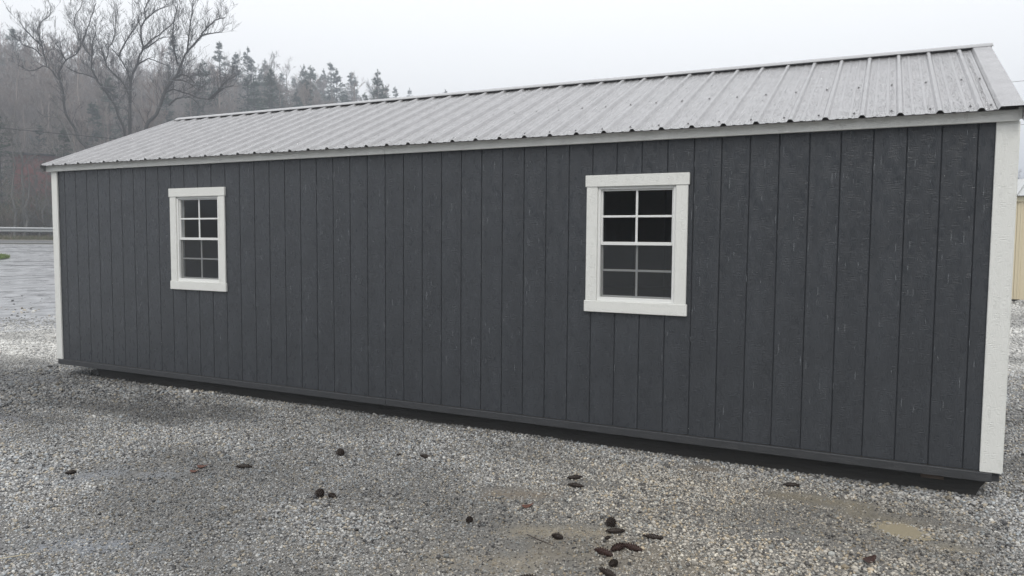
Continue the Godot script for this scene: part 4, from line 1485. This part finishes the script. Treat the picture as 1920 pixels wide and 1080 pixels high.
# ------------------------------------------------------------------ guardrail, verge, barn
func build_road_edge() -> void:
	var rail := thing("guardrail", "long galvanised steel guardrail on short posts beyond the road", "guardrail", road_point(53.6, 0.0))
	var origin := road_point(53.6, 0.0)
	var prof := [Vector2(0.0, 0.75), Vector2(-0.02, 0.745), Vector2(-0.08, 0.7), Vector2(-0.08, 0.66), Vector2(-0.005, 0.61), Vector2(-0.005, 0.585), Vector2(-0.08, 0.535), Vector2(-0.08, 0.495), Vector2(-0.02, 0.45), Vector2(0.0, 0.445)]
	for k in range(-9, 12):
		var s := Shape.new()
		for i in prof.size() - 1:
			for back: float in [0.0, 0.004]:
				var c := [road_point(53.6 + prof[i].x + back, k * 3.8, prof[i].y) - origin, road_point(53.6 + prof[i].x + back, k * 3.8 + 3.79, prof[i].y) - origin, road_point(53.6 + prof[i + 1].x + back, k * 3.8 + 3.79, prof[i + 1].y) - origin, road_point(53.6 + prof[i + 1].x + back, k * 3.8, prof[i + 1].y) - origin]
				s.quad(c[0], c[1], c[2], c[3], Vector3(0.866, 0.2, 0.5) if back == 0.0 else Vector3(-0.866, 0, -0.5))
		part("rail", s, M.zinc, rail)
		for e: float in [0.0, 1.9]:
			var post := Shape.new()
			var a := road_point(53.72, k * 3.8 + e) - origin
			post.box(a + Vector3(0, 0.3, 0), Vector3(0.15, 0.86, 0.15), 0.01, Basis(Vector3.UP, 0.524))
			part("post", post, M.post_wood, rail)
	# weeds under the rail and the grassy island on the left
	var tuft := Shape.new()
	tuft.colored = true
	tuft.tint = Color(1, 1, 1)
	for k in 14:
		var a := rng.randf() * TAU
		var o := Vector3(cos(a), 0, sin(a)) * rng.randf() * 0.09
		var lean := Vector3(rng.randf_range(-0.1, 0.1), rng.randf_range(0.12, 0.3), rng.randf_range(-0.1, 0.1))
		var w := Vector3(-sin(a), 0, cos(a)) * 0.007
		tuft.face3(o - w, o + w, o + lean, Vector3(cos(a), 0.5, sin(a)))
	var mesh := tuft.mesh(M.blade)
	var at := []
	var col := PackedColorArray()
	for i in 9000:
		var p := road_point(rng.randf_range(51.6, 58.0), rng.randf_range(-16, 14), -0.01)
		at.append(Transform3D(Basis(Vector3.UP, rng.randf() * TAU) * Basis.from_scale(Vector3.ONE * rng.randf_range(0.5, 1.3)), p))
		var g := rng.randf_range(0.7, 1.3)
		col.append([Color(0.13, 0.12, 0.06), Color(0.09, 0.1, 0.045), Color(0.17, 0.14, 0.09)][rng.randi() % 3] * g)
	many("verge_weeds", "dull dry weeds along the verge under the guardrail", "weeds", mesh, at, col)
	at = []
	col = PackedColorArray()
	for i in 26000:
		var p := Vector2(rng.randf_range(-1, 1), rng.randf_range(-1, 1))
		if p.length() > 1.0:
			continue
		var q := road_point(33.8 + p.x * 2.3, -4.72 + p.y * 4.6, 0.03)
		at.append(Transform3D(Basis(Vector3.UP, rng.randf() * TAU) * Basis.from_scale(Vector3(0.8, 0.45, 0.8) * rng.randf_range(0.7, 1.3)), q))
		var g := rng.randf_range(0.75, 1.3)
		col.append(Color(0.17, 0.23, 0.065) * g)
	many("grass", "bright green patch of short grass at the left edge of the asphalt", "grass", mesh, at, col)
	var turf := Shape.new()
	for k in 48:
		var a := TAU * k / 48
		var b := TAU * (k + 1) / 48
		turf.face3(road_point(33.8, -4.72, 0.035), road_point(33.8 + cos(a) * 2.3, -4.72 + sin(a) * 4.6, 0.03), road_point(33.8 + cos(b) * 2.3, -4.72 + sin(b) * 4.6, 0.03), Vector3.UP)
	var soil := mat(lin(0.1, 0.12, 0.045), 0.9, 0.2)
	tag(part("grass_island", turf, soil, self), "low grassy island in the asphalt at the left edge", "", "", "structure")
	# red barn behind the bare trees
	var c := pixel_point(82.0, 440.0, 74.0)
	c.y = land(c.x, c.z) - 0.3
	var barn := thing("red_barn", "dull red barn half hidden by bare branches left of the shed roof", "barn", c, 1.0)
	var high := 8.5 - c.y
	for k in 16:
		var s := Shape.new()
		s.block(Vector3(-2.0 + k * 0.25 + 0.01, 0, -0.03), Vector3(-2.0 + k * 0.25 + 0.24, high - 0.12, 0.0), 0.005)
		part("wall_board", s, M.red, barn)
	var body := Shape.new()
	body.block(Vector3(-1.98, 0, -5.0), Vector3(1.98, high - 0.13, -0.032))
	part("wall", body, M.red, barn)
	var roof := Shape.new()
	roof.box(Vector3(0, high - 0.02, -2.45), Vector3(4.5, 0.1, 5.6), 0.02)
	part("roof", roof, M.rust_roof, barn)


# ------------------------------------------------------------------ gravel
func stone_mesh(seed_: int, flat: float) -> ArrayMesh:
	var r := RandomNumberGenerator.new()
	r.seed = seed_
	var s := Shape.new()
	s.colored = true
	# cube-sphere with two cells a side, pushed about
	var pts := {}
	var dirs: Array[Vector3] = []
	var quads := []
	for k in 6:
		var ax: Vector3 = [Vector3.RIGHT, Vector3.LEFT, Vector3.UP, Vector3.DOWN, Vector3.BACK, Vector3.FORWARD][k]
		var u := Vector3(ax.y, ax.z, ax.x)
		var w := ax.cross(u)
		var ids := []
		for i in 3:
			for j in 3:
				var d := (ax + u * (i - 1) + w * (j - 1))
				var key := Vector3i(d.round())
				if not pts.has(key):
					pts[key] = dirs.size()
					var e := d.normalized()
					var f := r.randf_range(0.72, 1.12)
					dirs.append(Vector3(e.x * f, e.y * f * flat, e.z * f * 0.8))
				ids.append(pts[key])
		for i in 2:
			for j in 2:
				quads.append([ids[i * 3 + j], ids[i * 3 + 3 + j], ids[i * 3 + 4 + j], ids[i * 3 + 1 + j]])
	for q: Array in quads:
		var mid := (dirs[q[0]] + dirs[q[2]]) / 2.0
		s.face3(dirs[q[0]], dirs[q[1]], dirs[q[2]], mid)
		s.face3(dirs[q[0]], dirs[q[2]], dirs[q[3]], mid)
	# half smooth: blend the facet normals with the direction from the middle
	for i in s.n.size():
		s.n[i] = (s.n[i] * 0.65 + s.v[i].normalized() * 0.35).normalized()
	return s.mesh(M.stone)


func build_gravel() -> void:
	var shapes := 5
	var where := []
	var tint := []
	for k in shapes:
		where.append([])
		tint.append(PackedColorArray())
	# bands of distance: from, to, stones per square metre, size
	for band in [[2.6, 5.6, 6000.0, 0.0076], [5.6, 8.5, 4300.0, 0.009], [8.5, 12.5, 1900.0, 0.0132], [12.5, 17.5, 1000.0, 0.018], [17.5, 24.0, 260.0, 0.026]]:
		var a0 := -20.0
		var a1 := 72.0
		var area: float = deg_to_rad(a1 - a0) * 0.5 * (band[1] * band[1] - band[0] * band[0])
		var count := int(area * band[2])
		for i in count:
			var az := deg_to_rad(rng.randf_range(a0, a1))
			var d := sqrt(lerpf(band[0] * band[0], band[1] * band[1], rng.randf()))
			var x := EYE.x - sin(az) * d
			var z := EYE.z - cos(az) * d
			if x > 0.05 and x < 9.72 and z < -0.5 or (z < -3.6 and x > -6.0 and x < 8.5):
				continue
			var u := along(x, z)
			if u > 15.8:
				if u > 22.0 or rng.randf() > 0.5 * exp(-(u - 15.8) * 0.9):
					continue
			var share := 1.0
			for k in PATCHES.size():
				share = minf(share, lerpf(1.0, PATCHES[k][5], patch_share(x, z, k)))
			share *= clampf(1.0 + lump.get_noise_2d(x * 14.0, z * 14.0) * 0.7, 0.35, 1.0)
			if rng.randf() > share:
				continue
			var r: float = band[3] * (1.0 + 0.7 * maxf(0.0, lump.get_noise_2d(x * 11.0 + 7.0, z * 11.0 - 3.0))) * (0.55 + 0.75 * rng.randf() * rng.randf() + 0.35 * rng.randf())
			if rng.randf() < 0.03:
				r *= 1.7
			if share < 0.5:
				r *= 0.75
			var y := land(x, z) + (0.012 if u > 15.8 else 0.0) + r * rng.randf_range(-0.12, 0.48)
			var kind := rng.randi() % shapes
			where[kind].append(Transform3D(Basis.from_euler(Vector3(rng.randf_range(-0.5, 0.5), rng.randf() * TAU, rng.randf_range(-0.5, 0.5))) * Basis.from_scale(Vector3(r, r, r)), Vector3(x, y, z)))
			var g := rng.randf()
			var v := 0.16 + 0.28 * g
			var w := rng.randf()
			var c := Color(v, v, v * 0.99)
			if w < 0.13:
				c = Color(v * 1.12, v * 1.0, v * 0.8)
			elif w < 0.25:
				c = Color(v * 0.92, v * 1.0, v * 1.06)
			elif w < 0.31:
				c = Color(0.58, 0.58, 0.56) * rng.randf_range(0.8, 1.1)
			elif w < 0.47:
				c = Color(0.06, 0.06, 0.063) * rng.randf_range(0.7, 1.4)
			# browner towards the right, paler by the asphalt: new gravel and painted sky sheen
			c *= 0.88
			var warm := smoothstep(5.6, 8.2, x) * (1.0 - smoothstep(9.2, 10.0, x)) * smoothstep(-0.2, 0.6, z)
			c = c.lerp(Color(c.r * 1.02, c.g * 0.95, c.b * 0.84), warm)
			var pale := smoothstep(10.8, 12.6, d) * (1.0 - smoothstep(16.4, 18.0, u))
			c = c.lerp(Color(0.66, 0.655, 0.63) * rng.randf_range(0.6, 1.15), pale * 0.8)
			# damp and trodden bands, metres wide
			var damp := lump.get_noise_2d(x * 9.0 + 40.0, z * 16.0) * 1.1 + lump.get_noise_2d(x * 3.0, z * 5.0 + 90.0) * 0.9
			c *= clampf(1.0 + damp * 0.55, 0.62, 1.25) * (1.0 - 0.55 * damp_corner(x, z))
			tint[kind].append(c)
	for k in shapes:
		many("gravel", "loose wet grey gravel covering the yard", "gravel", stone_mesh(11 + k, [0.55, 0.7, 0.6, 0.8, 0.5][k]), where[k], tint[k])


# ------------------------------------------------------------------ pine cones and bits on the gravel
func cone_mesh(long: float, wide: float, open: float, m: Material) -> ArrayMesh:
	var s := Shape.new()
	var core := PackedVector2Array()
	for i in 9:
		var t := i / 8.0
		core.append(Vector2(wide * 0.55 * sin(PI * clampf(t * 0.92 + 0.04, 0, 1)), (t - 0.5) * long))
	s.lathe(core, 8)
	var scales := 84
	for k in scales:
		var t := (k + 0.5) / scales
		var a := k * 2.39996
		var r := wide * 0.5 * pow(sin(PI * clampf(t * 0.86 + 0.1, 0, 1)), 0.8)
		var o := Vector3(cos(a), 0, sin(a))
		var side := Vector3(-sin(a), 0, cos(a))
		var y := (t - 0.5) * long
		var tip := o * (r * (1.0 + open)) + Vector3(0, y + long * 0.06, 0)
		var w := wide * 0.2 * (0.6 + 0.8 * sin(PI * t))
		var root := o * r * 0.5 + Vector3(0, y, 0)
		var th := Vector3(0, wide * 0.05, 0)
		s.quad(root - side * w * 0.6, root + side * w * 0.6, tip + side * w * 0.5, tip - side * w * 0.5, Vector3.UP)
		s.quad(root - side * w * 0.6 - th, root + side * w * 0.6 - th, tip + side * w * 0.5 - th, tip - side * w * 0.5 - th, Vector3.DOWN)
		s.quad(tip - side * w * 0.5, tip + side * w * 0.5, tip + side * w * 0.5 - th, tip - side * w * 0.5 - th, o)
	return s.mesh(m)


func build_litter() -> void:
	var kinds := {
		"long": cone_mesh(0.115, 0.03, 0.35, M.cone), "red": cone_mesh(0.115, 0.033, 0.5, M.cone_red),
		"round": cone_mesh(0.058, 0.042, 0.7, M.cone), "short": cone_mesh(0.07, 0.03, 0.45, M.cone)}
	var cones := [
		[3.85, 2.39, "short", 0.6, "dark pine cone lying alone on the wet grey patch near the left edge"],
		[4.85, 1.73, "long", 0.1, "long dark pine cone alone on grey gravel, right of the red leaf"],
		[5.26, 1.14, "round", 1.1, "round dark pine cone nearest the shed, left of the middle"],
		[5.9, 0.9, "long", -0.6, "long dark pine cone close under the middle of the shed"],
		[5.74, 1.94, "round", 0.9, "left one of the two pine cones touching each other in the open gravel"],
		[5.83, 1.92, "short", -0.6, "right one of the two pine cones touching each other in the open gravel"],
		[6.84, 1.88, "short", 1.4, "oval dark pine cone alone between the touching pair and the big cluster"],
		[5.67, 0.93, "tiny", 0.3, "very small dark cone scrap left of the long cone under the middle of the shed"],
		[7.11, 0.83, "long", 0.25, "upper of the two slim pine cones beside the tan patch near the shed"],
		[7.18, 0.99, "long", -0.3, "lower of the two slim pine cones beside the tan patch near the shed"],
		[7.62, 1.55, "round", 0.4, "open round pine cone at the top of the cluster by the pale sandy patch"],
		[7.68, 1.64, "long", 0.15, "long pine cone just below the open round one by the pale sandy patch"],
		[7.41, 1.87, "short", -0.5, "brownish pine cone at the left end of the cluster"],
		[7.67, 1.75, "tiny", 0.5, "small broken cone in the middle of the cluster"],
		[7.9, 1.63, "long", -0.25, "long pine cone at the right side of the cluster"],
		[7.77, 1.86, "red", 0.7, "upper half of the bent pair of reddish pine cones"],
		[7.84, 1.83, "red", -0.6, "right half of the bent pair of reddish pine cones"],
		[7.72, 1.96, "red", -0.7, "reddish pine cone pointing at the bent pair from the lower left"],
		[7.81, 2.07, "short", 0.9, "dull pine cone below the reddish ones"],
		[7.82, 2.19, "long", -0.9, "large dark pine cone at the bottom edge of the picture"],
		[7.5, 2.42, "long", -0.3, "pine cone cut by the bottom edge, left of the large dark one"],
		[8.51, 0.28, "long", -0.1, "long dark pine cone close under the right part of the shed"],
	]
	for e: Array in cones:
		var kind: String = "short" if e[2] == "tiny" else e[2]
		var o := put("pine_cone", kinds[kind], self)
		var k := 0.55 if e[2] == "tiny" else 1.0
		o.basis = Basis(Vector3.UP, 0.4564 + e[3]) * Basis(Vector3.BACK, PI / 2 - (0.5 if e[2] == "round" else 0.03)) * Basis.from_scale(Vector3(k, k, k))
		o.position = Vector3(e[0], land(e[0], e[1]) + (0.021 if e[2] == "round" else 0.013) * (0.7 if e[2] == "tiny" else 1.0), e[1])
		tag(o, e[4], "pine cone", "pine cones on the gravel")
	# dead leaves, a straw, a stick
	var leaves := [
		[4.58, 1.86, 0.05, M.leaf, "small reddish brown dead leaf on grey gravel left of the long cone"],
		[4.62, 1.97, 0.04, M.leaf, "crumpled reddish leaf scrap just nearer than the other reddish leaf"],
		[9.01, 1.4, 0.06, M.cone_red, "long dark brown leaf in front of the muddy puddle"],
		[7.05, 1.5, 0.05, M.leaf, "brown leaf left of the pine cone cluster"]]
	for e: Array in leaves:
		var s := Shape.new()
		var long: float = e[2]
		var rim: Array[Vector3] = []
		for k in 10:
			var a := TAU * k / 10
			rim.append(Vector3(cos(a) * long, 0.008 + 0.008 * sin(a * 2.0 + 0.5), sin(a) * long * 0.45))
		for k in 10:
			s.face3(Vector3(0, 0.003, 0), rim[k], rim[(k + 1) % 10], Vector3.UP)
			s.face3(Vector3(0, 0.002, 0), rim[k] - Vector3(0, 0.001, 0), rim[(k + 1) % 10] - Vector3(0, 0.001, 0), Vector3.DOWN)
		var o := part("dead_leaf", s, e[3], self, Vector3(e[0], land(e[0], e[1]) + 0.012, e[1]))
		o.rotation.y = 1.2
		tag(o, e[4], "leaf", "dead leaves on the gravel")
	for e: Array in [[4.97, 3.43, 0.09, 0.9, M.straw, "pale dry straw at the lower left corner"], [7.35, 1.98, 0.11, -0.4, M.cone, "thin dark twig left of the reddish pine cones"], [9.6, 1.45, 0.08, 1.5, M.leaf, "thin brown twig in the gravel at the lower right"]]:
		var s := Shape.new()
		var h: float = e[2]
		s.tube(PackedVector3Array([Vector3(-h, 0, 0), Vector3(0, 0.004, 0.006), Vector3(h, 0.002, -0.004)]), PackedFloat32Array([0.0022, 0.003, 0.0016]), 5, true)
		var o := part("twig", s, e[4], self, Vector3(e[0], land(e[0], e[1]) + 0.018, e[1]))
		o.rotation.y = e[3]
		tag(o, e[5], "twig")
